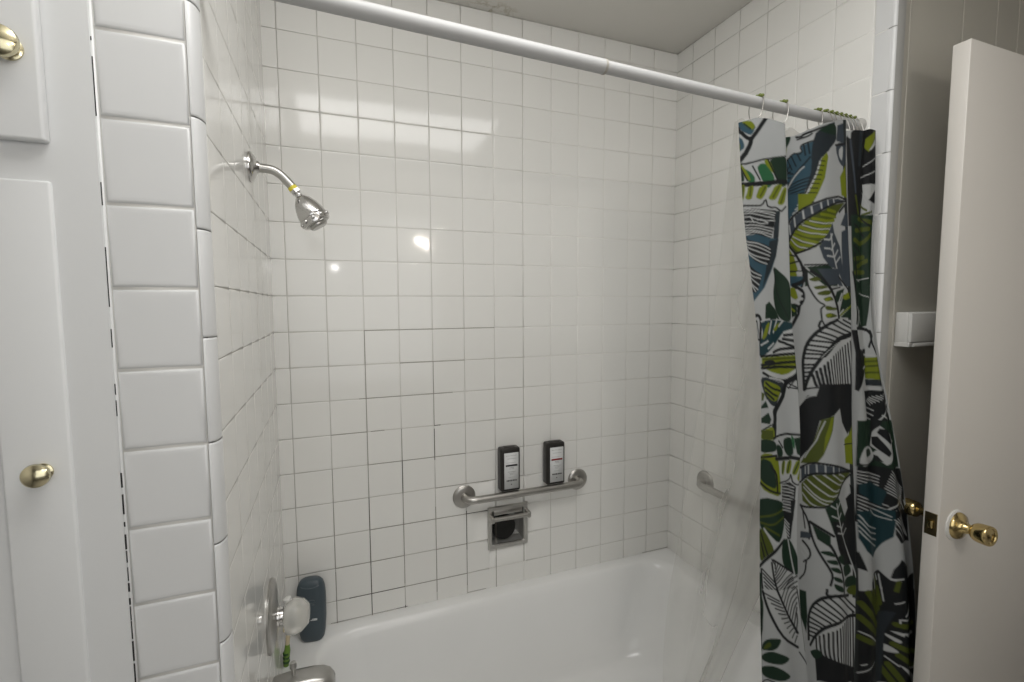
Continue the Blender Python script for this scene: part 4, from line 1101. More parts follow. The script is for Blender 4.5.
["l","k",5,[516,1390,530,1387,553,1385,580,1380,585,1369,578,1356,569,1342]],
["p","k",0,[492,1384,511,1384,517,1336,553,1336,539,1288,528,1272,498,1232,490,1236,498,1328]],
["p","w",0,[518,1380,553,1380,560,1356,530,1332,517,1340]],
["l","k",6,[512,1388,526,1388,540,1388,567,1384,579,1374,580,1361,583,1348,589,1337,596,1326,602,1316]],
["p","l",0,[540,1314,609,1318,608,1259,531,1262]],
["l","o",5,[539,1292,614,1297]],
["l","o",5,[543,1304,605,1308]],
["l","o",5,[535,1276,605,1279]],
["l","w",5,[539,1322,604,1319]],
["l","w",4,[529,1240,537,1238,555,1236,575,1235,592,1236,608,1239,623,1242]],
["l","w",4,[538,1250,611,1253]],
["p","c",0,[531,1260,615,1261,624,1244,533,1244]],
["p","w",0,[505,1238,522,1171,520,1155,492,1155]],
["p","k",0,[519,1232,630,1234,632,1126,518,1130,523,1167]],
["l","w",2.6,[527,1207,546,1195]],
["l","w",2.6,[532,1210,555,1199]],
["l","w",2.6,[537,1212,564,1202]],
["l","w",2.6,[544,1215,574,1205]],
["l","w",2.6,[557,1217,584,1209]],
["l","w",2.6,[569,1219,593,1212]],
["l","w",2.6,[582,1221,603,1216]],
["l","w",2.6,[595,1223,614,1219]],
["l","w",2.6,[608,1225,624,1222]],
["l","w",2.6,[522,1191,556,1181]],
["l","w",2.6,[522,1178,553,1168]],
["l","w",2.6,[522,1165,549,1155]],
["l","w",2.6,[523,1152,546,1142]],
["l","w",4,[578,1170,588,1166,598,1162,607,1156,613,1148,618,1137,623,1127]],
["l","w",4,[638,1205,625,1198,612,1191,597,1181,579,1167,561,1151,544,1134]],
["l","w",4,[620,1189,640,1163]],
["l","w",5,[517,1248,531,1264]],
["l","w",5,[526,1288,537,1292]],
["p","e",0,[491,1159,640,1155,636,1087,635,1033,547,1036,484,1045]],
["p","k",0,[542,1159,576,1157,540,1096,531,1096]],
["p","w",0,[568,1143,629,1099,603,1089,611,1069,575,1041,536,1070,556,1080,531,1092,543,1125]],
["p","k",0,[566,1136,586,1135,606,1100,590,1097,559,1125]],
["p","k",0,[540,1114,560,1115,591,1074,581,1064,540,1096]],
["p","k",0,[539,1070,556,1065,567,1050,549,1051]],
["p","e",0,[605,1096,635,1102,632,1034,545,1029,584,1048,610,1077]],
["p","w",0,[503,1089,510,1093,517,1094,524,1092,531,1089,536,1084,540,1077,544,1070,543,1062,538,1055,531,1050,520,1046,511,1044,502,1044,495,1047,491,1052,492,1063,497,1078]],
["p","e",0,[510,1085,515,1087,522,1087,527,1085,531,1081,533,1075,533,1070,527,1067,519,1066,512,1066,509,1072,509,1079]],
["l","k",3,[487,1050,498,1048,508,1047,517,1046,526,1047,533,1049,543,1051]],
["p","k",0,[486,1045,640,1029,640,971,633,891,478,905]],
["l","w",2.6,[487,1032,498,1030,509,1028,519,1025,529,1021,539,1017,556,1012]],
["l","w",2.6,[486,1024,497,1022,508,1019,519,1016,528,1013,538,1009,554,1004]],
["l","w",2.6,[486,1017,497,1014,508,1010,518,1007,528,1004,537,1000,553,996]],
["l","w",2.6,[485,1010,496,1006,507,1002,517,998,527,995,537,992,552,988]],
["l","w",2.6,[485,1002,496,998,507,993,517,989,527,986,536,983,550,980]],
["l","w",2.6,[485,971,495,966,504,962,515,957,528,952,543,945,567,937]],
["l","w",2.6,[485,962,495,957,504,953,514,948,527,942,541,935,566,926]],
["l","w",2.6,[485,953,494,948,504,943,514,938,526,932,540,925,564,916]],
["l","w",2.6,[485,944,494,939,503,934,514,928,526,922,539,915,563,906]],
["l","w",2.6,[485,935,494,930,503,925,513,919,525,912,539,905,561,895]],
["l","w",2.6,[485,927,494,921,503,915,513,909,525,902,538,895,560,885]],
["l","w",2.6,[485,918,494,912,502,906,512,899,524,892,538,884,559,875]],
["l","w",2.6,[485,909,494,903,502,897,512,890,524,882,537,874,558,864]],
["l","w",2.4,[584,1028,591,1020,598,1012,606,1004,615,996,625,987,634,978]],
["l","w",2.4,[581,1021,589,1014,596,1006,605,998,614,990,623,981,633,972]],
["l","w",2.4,[578,1015,586,1007,594,1000,603,992,612,984,622,976,631,967]],
["l","w",2.4,[575,1008,584,1001,593,994,602,986,611,978,621,970,630,962]],
["l","w",2.4,[572,1001,582,995,591,988,600,980,610,973,619,965,628,957]],
["l","w",2.4,[570,995,580,988,589,981,599,974,608,967,618,959,627,951]],
["l","w",2.4,[567,988,578,982,588,975,598,968,607,961,617,954,626,946]],
["l","w",2.4,[565,982,576,975,586,969,596,963,606,955,615,948,625,941]],
["l","w",2.4,[562,975,574,969,584,963,595,957,605,950,614,943,623,936]],
["p","d",0,[488,1000,521,1003,568,974,555,934,518,952,487,978]],
["l","w",4,[626,957,614,952,602,947,592,942,582,937,572,932,566,926,564,918,566,908,567,899]],
["l","w",2.2,[583,927,606,894]],
["l","w",2.2,[593,931,612,899]],
["l","w",2.2,[603,934,619,903]],
["l","w",2.2,[614,938,626,908]],
["l","w",2.2,[624,941,633,912]],
["l","w",2.2,[635,945,640,917]],
["p","d",0,[482,933,584,926,571,859,539,827,517,810,496,832,482,866]],
["l","w",2.8,[485,922,491,913,496,904,503,895,513,889,524,883,536,877]],
["l","w",2.8,[484,909,492,898,500,887,508,878,517,872,526,868,535,864]],
["l","w",2.8,[483,896,491,885,499,874,508,865,516,858,525,854,534,849]],
["l","w",2.8,[484,883,490,873,497,864,505,855,513,848,522,841,531,834]],
["l","w",2.8,[516,931,524,924,531,916,538,911,547,907,559,904,570,902]],
["l","w",2.8,[528,931,571,910]],
["p","k",0,[581,926,640,919,635,836,586,843,575,865]],
["l","w",2.4,[577,903,586,896,594,889,602,882,609,875,616,867,622,859]],
["l","w",2.4,[585,906,592,898,600,890,607,882,613,873,619,865,624,857]],
["l","w",2.4,[593,909,599,900,606,890,612,881,617,872,622,863,626,855]],
["l","w",2.4,[601,912,606,901,611,891,616,880,621,871,625,862,628,853]],
["l","w",2.4,[609,915,613,903,617,891,621,880,625,870,628,860,630,851]],
["l","w",2.4,[579,896,615,844]],
["l","w",2.4,[577,882,601,846]],
["p","k",0,[566,775,583,801,617,773,612,730,560,753]],
["p","k",0,[507,702,506,752,516,771,537,772,560,746,617,742,640,752,636,681]],
["l","o",9,[521,758,528,701]],
["l","o",9,[573,744,562,695]],
["l","w",4,[514,765,520,731]],
["l","w",4,[537,760,545,702]],
["l","w",4,[526,764,530,750]],
["l","w",4,[562,749,584,752]],
["p","k",0,[478,734,504,736,507,702,478,704]],
["l","o",7,[491,727,504,702]],
["l","o",7,[481,717,491,703]],
["p","k",0,[469,830,482,830,495,783,479,790]],
["p","k",0,[478,732,640,708,637,471,476,500]],
["l","o",12,[494,731,526,668]],
["l","o",12,[481,705,528,634]],
["l","o",12,[478,671,525,614]],
["l","o",12,[510,730,531,674]],
["l","o",12,[529,729,537,687]],
["l","o",12,[477,621,520,594]],
["l","o",12,[564,638,626,625]],
["l","o",12,[559,588,631,552]],
["l","o",12,[567,562,626,518]],
["l","o",12,[549,536,579,485]],
["l","o",12,[535,528,557,490]],
["l","w",3,[542,727,546,693]],
["l","w",3,[565,689,583,696]],
["l","w",3,[478,634,486,630,494,625,501,619,508,612,515,605,522,597]],
["l","w",3,[476,530,514,549]],
["l","w",3,[482,550,490,553]],
["l","w",3,[545,554,567,535]],
["p","w",0,[582,658,584,662,590,667,596,672,600,678,605,683,609,683,612,676,614,665,613,657,608,655,602,657,595,659,589,658,584,657]],
["p","w",0,[555,620,557,620,566,620,577,618,591,616,609,612,621,608,628,603,629,597,626,594,615,596,600,601,585,606,573,611,561,616]],
["p","w",0,[548,611,555,608,565,603,572,599,573,596,571,593,568,593,562,595,555,600,550,604,547,607,546,610]],
["p","w",0,[543,585,550,583,559,578,565,573,567,570,566,568,563,567,557,566,549,566,543,568,541,573,541,581]],
["p","w",0,[567,539,575,535,592,523,607,512,617,504,624,497,628,490,629,483,627,477,623,474,620,478,615,485,607,495,592,511,575,529]],
["l","w",4,[571,643,571,646,571,650,575,651,585,649,599,646,613,643]],
["l","w",4,[594,531,602,525,610,519,617,515,622,513,627,512,631,514,633,519,634,526,635,533]],
["l","k",4,[581,610,588,605,595,601,603,597,613,596,623,596,633,596]],
["p","c",0,[531,668,565,668,546,615,537,494,515,496,522,594]],
["p","k",0,[24,143,12,141,2,142,-7,144,-16,147,-24,153,-31,159,-37,168,-42,178,-42,178,-31,180,-20,179,-11,177,-2,174,6,169,13,162,19,154,24,143]],
["l","k",3,[24,143,-42,178]],
["p","e",0,[98,129,81,119,64,113,48,110,31,111,16,114,0,120,-15,130,-29,144,-29,144,-12,154,5,160,21,162,37,162,53,159,68,152,83,143,98,129]],
["l","k",3,[98,129,-29,144]],
["p","o",0,[158,124,163,142,171,157,181,170,192,180,205,187,220,192,237,194,256,193,256,193,251,175,243,160,233,147,222,137,209,130,194,125,177,123,158,124]],
["l","k",3,[158,124,256,193]],
["p","k",0,[240,123,234,135,231,145,231,154,233,163,237,171,243,178,252,184,264,189,264,189,270,177,273,167,274,157,272,148,268,141,261,134,252,128,240,123]],
["l","k",3,[240,123,264,189]],
["p","o",0,[296,149,308,161,320,169,333,175,346,178,360,179,374,177,388,172,403,164,403,164,391,152,379,144,366,138,352,135,339,134,325,136,311,141,296,149]],
["l","k",3,[296,149,403,164]],
["p","n",0,[368,137,354,134,343,135,333,137,325,142,319,149,315,158,313,169,313,184,313,184,327,186,339,186,348,183,356,179,362,172,366,163,368,151,368,137]],
["l","k",3,[368,137,313,184]],
["p","e",0,[449,130,462,140,475,147,488,153,502,156,517,158,531,159,546,157,562,153,562,153,549,144,536,136,522,131,508,127,494,125,479,125,464,126,449,130]],
["l","k",3,[449,130,562,153]],
["p","n",0,[528,123,525,140,525,155,526,171,530,185,535,199,543,213,552,226,564,237,564,237,567,221,567,205,566,190,562,175,557,161,549,148,540,135,528,123]],
["l","k",3,[528,123,564,237]],
["p","o",0,[588,137,602,146,616,152,630,156,645,158,660,159,675,158,690,155,705,150,705,150,691,142,677,135,663,131,648,129,634,128,619,129,603,132,588,137]],
["l","k",3,[588,137,705,150]],
["p","l",0,[26,187,15,195,6,204,-2,213,-7,223,-11,234,-13,246,-13,259,-11,272,-11,272,1,265,10,256,17,246,22,236,26,225,28,213,28,201,26,187]],
["l","k",3,[26,187,-11,272]],
["p","l",0,[91,198,98,214,108,227,118,240,129,250,142,260,156,268,171,274,188,278,188,278,181,263,172,249,161,237,150,226,137,217,123,209,108,202,91,198]],
["l","k",3,[91,198,188,278]],
["p","n",0,[160,182,153,192,148,202,145,212,145,222,146,232,149,241,153,251,161,261,161,261,168,251,173,241,176,231,177,221,175,211,172,202,168,192,160,182]],
["l","k",3,[160,182,161,261]],
["p","l",0,[236,196,235,214,238,229,243,242,251,252,261,259,274,265,288,267,307,267,307,267,307,248,305,233,299,221,292,211,282,203,269,198,254,195,236,196]],
["l","k",3,[236,196,307,267]],
["p","l",0,[301,194,287,199,277,205,270,212,264,221,262,230,262,241,264,253,270,266,270,266,284,261,294,255,302,247,307,239,309,229,309,219,307,207,301,194]],
["l","k",3,[301,194,270,266]],
["p","l",0,[386,204,370,212,356,222,345,233,336,246,328,260,324,275,321,291,321,309,321,309,337,301,351,291,362,280,371,268,378,254,383,239,386,222,386,204]],
["l","k",3,[386,204,321,309]],
["p","b",0,[452,186,447,198,444,209,444,219,445,228,449,238,455,246,463,254,473,261,473,261,479,249,481,238,482,228,480,219,476,209,470,201,463,193,452,186]],
["l","k",3,[452,186,473,261]],
["p","o",0,[514,184,503,197,494,211,488,226,484,241,482,256,482,272,484,288,489,304,489,304,500,291,509,277,515,263,519,248,521,233,521,217,519,201,514,184]],
["l","k",3,[514,184,489,304]],
["p","l",0,[573,179,558,186,547,196,537,206,529,217,524,230,520,243,519,258,520,274,520,274,535,267,547,258,556,248,564,236,570,224,573,210,575,195,573,179]],
["l","k",3,[573,179,520,274]],
["p","b",0,[10,233,-6,238,-19,245,-31,254,-41,264,-49,276,-56,289,-60,303,-63,319,-63,319,-47,314,-34,307,-22,298,-12,288,-4,277,3,264,8,249,10,233]],
["l","k",3,[10,233,-63,319]],
["p","k",0,[97,257,107,271,118,281,130,289,142,293,155,294,169,292,183,287,198,278,198,278,188,263,177,253,165,246,153,242,140,241,126,243,112,248,97,257]],
["l","k",3,[97,257,198,278]],
["p","n",0,[150,240,147,257,147,272,149,286,154,299,161,311,170,322,182,331,196,340,196,340,199,323,199,308,197,294,192,281,185,269,176,258,165,248,150,240]],
["l","k",3,[150,240,196,340]],
["p","e",0,[247,250,238,264,231,278,225,292,221,307,219,322,218,338,219,353,223,370,223,370,232,356,239,342,245,327,249,313,251,297,251,282,250,266,247,250]],
["l","k",3,[247,250,223,370]],
["p","o",0,[304,240,287,248,273,258,261,269,252,281,244,295,239,311,236,328,236,346,236,346,253,338,267,329,279,318,289,305,296,291,301,276,304,259,304,240]],
["l","k",3,[304,240,236,346]],
["p","b",0,[363,231,354,241,349,250,346,260,346,269,348,278,352,287,359,295,369,304,369,304,377,294,382,284,385,275,386,266,384,257,380,248,373,239,363,231]],
["l","k",3,[363,231,369,304]],
["p","b",0,[446,237,452,255,461,269,471,281,483,290,497,298,512,302,528,305,547,304,547,304,540,286,532,272,521,260,510,250,496,243,481,239,465,236,446,237]],
["l","k",3,[446,237,547,304]],
["p","o",0,[503,240,505,256,509,270,516,282,524,292,534,301,545,307,559,313,575,315,575,315,573,299,568,285,562,273,554,263,544,255,532,248,519,243,503,240]],
["l","k",3,[503,240,575,315]],
["p","o",0,[590,258,594,270,599,280,606,288,614,295,623,300,633,303,644,304,657,304,657,304,653,291,647,282,641,273,633,267,624,262,614,259,603,257,590,258]],
["l","k",3,[590,258,657,304]],
["p","e",0,[35,290,19,295,6,302,-5,310,-15,319,-23,331,-29,343,-33,357,-35,373,-35,373,-20,369,-7,362,5,354,14,344,22,333,28,320,33,306,35,290]],
["l","k",3,[35,290,-35,373]],
["p","e",0,[98,314,110,322,123,328,135,331,147,333,160,332,172,329,185,323,197,315,197,315,185,307,172,301,160,298,148,297,135,298,123,301,110,306,98,314]],
["l","k",3,[98,314,197,315]],
["p","l",0,[166,288,149,288,136,290,124,295,115,302,108,311,103,323,101,337,101,353,101,353,118,354,131,351,143,346,152,339,159,330,164,318,166,305,166,288]],
["l","k",3,[166,288,101,353]],
["p","e",0,[239,297,226,288,214,284,203,282,193,283,184,287,175,294,167,304,160,318,160,318,172,326,184,331,195,333,206,331,215,327,224,320,232,311,239,297]],
["l","k",3,[239,297,160,318]],
["p","k",0,[309,292,296,285,284,282,271,280,259,280,247,282,235,286,224,293,212,302,212,302,225,308,238,312,250,314,262,314,274,312,286,307,298,301,309,292]],
["l","k",3,[309,292,212,302]],
["p","o",0,[364,293,350,299,341,306,334,314,330,322,330,332,332,342,337,352,347,364,347,364,361,358,370,351,377,343,381,335,381,325,379,315,374,305,364,293]],
["l","k",3,[364,293,347,364]],
["p","b",0,[456,299,448,308,443,317,439,326,438,336,438,345,440,355,443,365,449,375,449,375,457,366,462,357,466,348,468,338,468,329,466,319,462,309,456,299]],
["l","k",3,[456,299,449,375]],
["p","o",0,[503,302,511,320,522,334,533,345,546,353,561,357,576,359,594,357,613,351,613,351,604,332,594,318,583,308,570,300,555,295,539,294,522,296,503,302]],
["l","k",3,[503,302,613,351]],
["p","l",0,[572,310,580,325,589,336,600,344,611,350,623,352,636,351,650,347,665,340,665,340,657,324,648,313,638,305,627,300,614,298,601,299,587,302,572,310]],
["l","k",3,[572,310,665,340]],
["p","n",0,[12,363,5,376,2,388,1,400,3,410,7,420,14,429,24,437,37,444,37,444,44,431,48,419,48,407,47,397,42,387,35,378,25,370,12,363]],
["l","k",3,[12,363,37,444]],
["p","n",0,[106,349,88,346,72,346,57,348,43,353,31,361,19,371,9,383,0,399,0,399,18,403,34,402,49,400,63,395,76,387,87,377,97,365,106,349]],
["l","k",3,[106,349,0,399]],
["p","b",0,[179,361,168,373,160,386,155,400,151,413,150,427,150,442,153,457,159,472,159,472,169,460,177,447,183,434,186,420,188,406,187,391,185,376,179,361]],
["l","k",3,[179,361,159,472]],
["p","k",0,[238,341,223,343,211,347,201,353,193,360,186,370,182,381,179,393,179,408,179,408,194,406,206,402,216,396,224,388,231,379,235,368,238,356,238,341]],
["l","k",3,[238,341,179,408]],
["p","e",0,[302,361,288,363,276,367,266,373,256,380,248,389,242,399,237,410,233,424,233,424,247,422,259,418,270,412,279,405,287,396,294,386,299,375,302,361]],
["l","k",3,[302,361,233,424]],
["p","k",0,[373,368,359,362,345,358,331,356,317,356,303,357,289,361,276,366,262,374,262,374,276,380,290,383,304,386,318,386,332,384,346,381,359,376,373,368]],
["l","k",3,[373,368,262,374]],
["p","l",0,[455,355,446,371,441,386,440,401,442,414,447,426,455,438,467,449,483,458,483,458,492,442,496,427,498,413,496,399,491,387,482,375,471,365,455,355]],
["l","k",3,[455,355,483,458]],
["p","o",0,[527,369,513,371,502,375,492,380,484,387,477,396,472,406,469,418,468,432,468,432,482,430,493,426,503,420,512,413,518,405,523,395,526,383,527,369]],
["l","k",3,[527,369,468,432]],
["p","b",0,[570,345,562,359,558,373,555,387,555,401,557,415,561,428,568,442,578,455,578,455,585,440,590,426,593,412,593,399,591,385,586,371,580,358,570,345]],
["l","k",3,[570,345,578,455]],
["p","k",0,[130,460,125,474,124,488,124,501,126,513,130,525,137,536,145,547,157,556,157,556,161,542,163,529,163,516,161,503,156,492,150,480,141,470,130,460]],
["l","k",3,[130,460,157,556]],
["p","k",0,[400,460,395,474,394,488,394,501,396,513,400,525,407,536,415,547,427,556,427,556,431,542,433,529,433,516,431,503,426,492,420,480,411,470,400,460]],
["l","k",3,[400,460,427,556]],
["p","n",0,[130,570,125,584,124,598,124,611,126,623,130,635,137,646,145,657,157,666,157,666,161,652,163,639,163,626,161,613,156,602,150,590,141,580,130,570]],
["l","k",3,[130,570,157,666]],
["p","o",0,[400,570,395,584,394,598,394,611,396,623,400,635,407,646,415,657,427,666,427,666,431,652,433,639,433,626,431,613,426,602,420,590,411,580,400,570]],
["l","k",3,[400,570,427,666]],
["p","o",0,[130,680,125,694,124,708,124,721,126,733,130,745,137,756,145,767,157,776,157,776,161,762,163,749,163,736,161,723,156,712,150,700,141,690,130,680]],
["l","k",3,[130,680,157,776]],
["p","e",0,[400,680,395,694,394,708,394,721,396,733,400,745,407,756,415,767,427,776,427,776,431,762,433,749,433,736,431,723,426,712,420,700,411,690,400,680]],
["l","k",3,[400,680,427,776]],
["p","n",0,[130,790,125,804,124,818,124,831,126,843,130,855,137,866,145,877,157,886,157,886,161,872,163,859,163,846,161,833,156,822,150,810,141,800,130,790]],
["l","k",3,[130,790,157,886]],
["p","n",0,[400,790,395,804,394,818,394,831,396,843,400,855,407,866,415,877,427,886,427,886,431,872,433,859,433,846,431,833,426,822,420,810,411,800,400,790]],
["l","k",3,[400,790,427,886]],
["p","n",0,[130,900,125,914,124,928,124,941,126,953,130,965,137,976,145,987,157,996,157,996,161,982,163,969,163,956,161,943,156,932,150,920,141,910,130,900]],
["l","k",3,[130,900,157,996]],
["p","e",0,[400,900,395,914,394,928,394,941,396,953,400,965,407,976,415,987,427,996,427,996,431,982,433,969,433,956,431,943,426,932,420,920,411,910,400,900]],
["l","k",3,[400,900,427,996]],
["p","e",0,[130,1010,125,1024,124,1038,124,1051,126,1063,130,1075,137,1086,145,1097,157,1106,157,1106,161,1092,163,1079,163,1066,161,1053,156,1042,150,1030,141,1020,130,1010]],
["l","k",3,[130,1010,157,1106]],
["p","n",0,[400,1010,395,1024,394,1038,394,1051,396,1063,400,1075,407,1086,415,1097,427,1106,427,1106,431,1092,433,1079,433,1066,431,1053,426,1042,420,1030,411,1020,400,1010]],
["l","k",3,[400,1010,427,1106]],
["p","n",0,[130,1120,125,1134,124,1148,124,1161,126,1173,130,1185,137,1196,145,1207,157,1216,157,1216,161,1202,163,1189,163,1176,161,1163,156,1152,150,1140,141,1130,130,1120]],
["l","k",3,[130,1120,157,1216]],
["p","n",0,[400,1120,395,1134,394,1148,394,1161,396,1173,400,1185,407,1196,415,1207,427,1216,427,1216,431,1202,433,1189,433,1176,431,1163,426,1152,420,1140,411,1130,400,1120]],
["l","k",3,[400,1120,427,1216]],
["p","e",0,[130,1230,125,1244,124,1258,124,1271,126,1283,130,1295,137,1306,145,1317,157,1326,157,1326,161,1312,163,1299,163,1286,161,1273,156,1262,150,1250,141,1240,130,1230]],
["l","k",3,[130,1230,157,1326]],
["p","o",0,[400,1230,395,1244,394,1258,394,1271,396,1283,400,1295,407,1306,415,1317,427,1326,427,1326,431,1312,433,1299,433,1286,431,1273,426,1262,420,1250,411,1240,400,1230]],
["l","k",3,[400,1230,427,1326]],
["p","n",0,[130,1340,125,1354,124,1368,124,1381,126,1393,130,1405,137,1416,145,1427,157,1436,157,1436,161,1422,163,1409,163,1396,161,1383,156,1372,150,1360,141,1350,130,1340]],
["l","k",3,[130,1340,157,1436]],
["p","e",0,[400,1340,395,1354,394,1368,394,1381,396,1393,400,1405,407,1416,415,1427,427,1436,427,1436,431,1422,433,1409,433,1396,431,1383,426,1372,420,1360,411,1350,400,1340]],
["l","k",3,[400,1340,427,1436]],
["p","n",0,[130,1450,125,1464,124,1478,124,1491,126,1503,130,1515,137,1526,145,1537,157,1546,157,1546,161,1532,163,1519,163,1506,161,1493,156,1482,150,1470,141,1460,130,1450]],
["l","k",3,[130,1450,157,1546]],
["p","e",0,[400,1450,395,1464,394,1478,394,1491,396,1503,400,1515,407,1526,415,1537,427,1546,427,1546,431,1532,433,1519,433,1506,431,1493,426,1482,420,1470,411,1460,400,1450]],
["l","k",3,[400,1450,427,1546]],
["p","n",0,[130,1560,125,1574,124,1588,124,1601,126,1613,130,1625,137,1636,145,1647,157,1656,157,1656,161,1642,163,1629,163,1616,161,1603,156,1592,150,1580,141,1570,130,1560]],
["l","k",3,[130,1560,157,1656]],
["p","n",0,[400,1560,395,1574,394,1588,394,1601,396,1613,400,1625,407,1636,415,1647,427,1656,427,1656,431,1642,433,1629,433,1616,431,1603,426,1592,420,1580,411,1570,400,1560]],
["l","k",3,[400,1560,427,1656]],
["p","o",0,[130,1670,125,1684,124,1698,124,1711,126,1723,130,1735,137,1746,145,1757,157,1766,157,1766,161,1752,163,1739,163,1726,161,1713,156,1702,150,1690,141,1680,130,1670]],
["l","k",3,[130,1670,157,1766]],
["p","k",0,[400,1670,395,1684,394,1698,394,1711,396,1723,400,1735,407,1746,415,1757,427,1766,427,1766,431,1752,433,1739,433,1726,431,1713,426,1702,420,1690,411,1680,400,1670]],
["l","k",3,[400,1670,427,1766]],
["p","o",0,[130,1780,125,1794,124,1808,124,1821,126,1833,130,1845,137,1856,145,1867,157,1876,157,1876,161,1862,163,1849,163,1836,161,1823,156,1812,150,1800,141,1790,130,1780]],
["l","k",3,[130,1780,157,1876]],
["p","n",0,[400,1780,395,1794,394,1808,394,1821,396,1833,400,1845,407,1856,415,1867,427,1876,427,1876,431,1862,433,1849,433,1836,431,1823,426,1812,420,1800,411,1790,400,1780]],
["l","k",3,[400,1780,427,1876]]]''')
TAB = json.loads('''[[[990,-733],[992,-736],[994,-740],[998,-743],[1001,-747],[1006,-750],[1011,-754],[1018,-758],[1024,-761],[1030,-765],[1035,-768],[1038,-772],[1040,-775],[1041,-779],[1040,-782],[1039,-786],[1038,-789],[1036,-793],[1035,-796],[1033,-800],[1032,-803],[1031,-807],[1029,-810],[1028,-814],[1027,-817],[1026,-821],[1025,-824],[1024,-828],[1024,-831],[1024,-835],[1024,-839],[1024,-842],[1024,-846],[1024,-849],[1024,-853],[1024,-856],[1024,-860]],[[1105,-763],[1105,-766],[1105,-770],[1106,-773],[1107,-777],[1108,-780],[1109,-784],[1110,-788],[1112,-791],[1113,-795],[1116,-798],[1120,-802],[1124,-805],[1127,-809],[1128,-812],[1127,-816],[1125,-819],[1121,-823],[1116,-826],[1113,-830],[1113,-833],[1114,-837],[1117,-840],[1121,-844],[1127,-847],[1133,-851],[1139,-854],[1143,-858],[1145,-861],[1146,-865],[1146,-869],[1146,-872],[1146,-876],[1146,-879],[1146,-883],[1146,-886],[1146,-890]],[[1093,-721],[1093,-724],[1093,-728],[1094,-731],[1095,-735],[1096,-738],[1097,-742],[1098,-746],[1100,-749],[1101,-753],[1104,-756],[1108,-760],[1112,-763],[1115,-767],[1116,-770],[1115,-774],[1113,-777],[1109,-781],[1104,-784],[1101,-788],[1101,-791],[1102,-795],[1105,-798],[1109,-802],[1115,-805],[1121,-809],[1127,-812],[1131,-816],[1133,-819],[1134,-823],[1134,-827],[1134,-830],[1134,-834],[1134,-837],[1134,-841],[1134,-844],[1134,-848]],[[1309,-766],[1308,-770],[1306,-773],[1305,-777],[1304,-781],[1303,-785],[1302,-788],[1302,-792],[1302,-796],[1302,-800],[1301,-803],[1301,-807],[1300,-811],[1300,-815],[1300,-818],[1300,-822],[1300,-826],[1300,-830],[1300,-834],[1299,-837],[1298,-841],[1296,-845],[1295,-849],[1293,-852],[1291,-856],[1290,-860],[1288,-864],[1287,-867],[1286,-871],[1286,-875],[1286,-879],[1286,-883],[1286,-886],[1286,-890],[1286,-894],[1286,-898],[1286,-901]],[[1297,-724],[1296,-728],[1294,-731],[1293,-735],[1292,-739],[1291,-743],[1290,-746],[1290,-750],[1290,-754],[1290,-758],[1289,-761],[1289,-765],[1288,-769],[1288,-773],[1288,-776],[1288,-780],[1288,-784],[1288,-788],[1288,-792],[1287,-795],[1286,-799],[1284,-803],[1283,-807],[1281,-810],[1279,-814],[1278,-818],[1276,-822],[1275,-825],[1274,-829],[1274,-833],[1274,-837],[1274,-841],[1274,-844],[1274,-848],[1274,-852],[1274,-856],[1274,-859]],[[1368,-760],[1366,-764],[1364,-767],[1362,-771],[1360,-775],[1358,-779],[1356,-783],[1355,-787],[1353,-791],[1353,-795],[1354,-798],[1357,-802],[1363,-806],[1369,-810],[1376,-814],[1382,-818],[1387,-822],[1392,-826],[1397,-829],[1401,-833],[1404,-837],[1407,-841],[1409,-845],[1410,-849],[1409,-853],[1408,-857],[1407,-860],[1406,-864],[1406,-868],[1405,-872],[1405,-876],[1405,-880],[1405,-884],[1405,-887],[1405,-891],[1405,-895],[1405,-899]],[[1411,-764],[1408,-768],[1405,-772],[1402,-776],[1399,-780],[1396,-784],[1394,-788],[1392,-792],[1390,-796],[1389,-800],[1391,-804],[1395,-808],[1403,-812],[1413,-816],[1425,-820],[1437,-824],[1450,-828],[1462,-832],[1474,-836],[1485,-840],[1496,-844],[1504,-848],[1511,-852],[1516,-856],[1517,-860],[1517,-864],[1514,-868],[1511,-872],[1509,-876],[1507,-880],[1506,-884],[1506,-888],[1506,-892],[1506,-896],[1506,-900],[1506,-904],[1506,-908]]]''')
ZS = np.linspace(1.90, .10, 37); UN = np.array([0, .12, .17, .39, .44, .54, .64])
NODE = np.array(TAB, float)/1000                      # node, height, (x, y)
DU, DV = .0020, .0026
us = np.arange(0, .6401, DU); nu = len(us); ZB = .09
TOPU = [0, .045, .075, .12, .17, .25, .32, .37, .39, .44, .49, .54, .59, .64]
TOPZ = [1.856, 1.869, 1.868, 1.858, 1.835, 1.850, 1.880, 1.893, 1.894, 1.868, 1.878, 1.876, 1.882, 1.880]
ztop = np.interp(us, TOPU, TOPZ); nv = int((1.87-ZB)/DV)
kk = np.linspace(0, 1, nv)[:, None]; Zg = ztop[None, :]*(1-kk)+ZB*kk        # (nv, nu)
Ug = np.repeat(us[None, :], nv, 0)
def node_at(i, z):
    return np.stack([np.interp(-z, -ZS, NODE[i, :, 0]), np.interp(-z, -ZS, NODE[i, :, 1])], -1)
XY = np.zeros((nv, nu, 2))
for i in range(6):
    sel = (us >= UN[i]-1e-9) & (us <= UN[i+1]+1e-9)
    t = ((us[sel]-UN[i])/(UN[i+1]-UN[i]))[None, :, None]; z = Zg[:, sel]
    XY[:, sel] = node_at(i, z)*(1-t)+node_at(i+1, z)*t
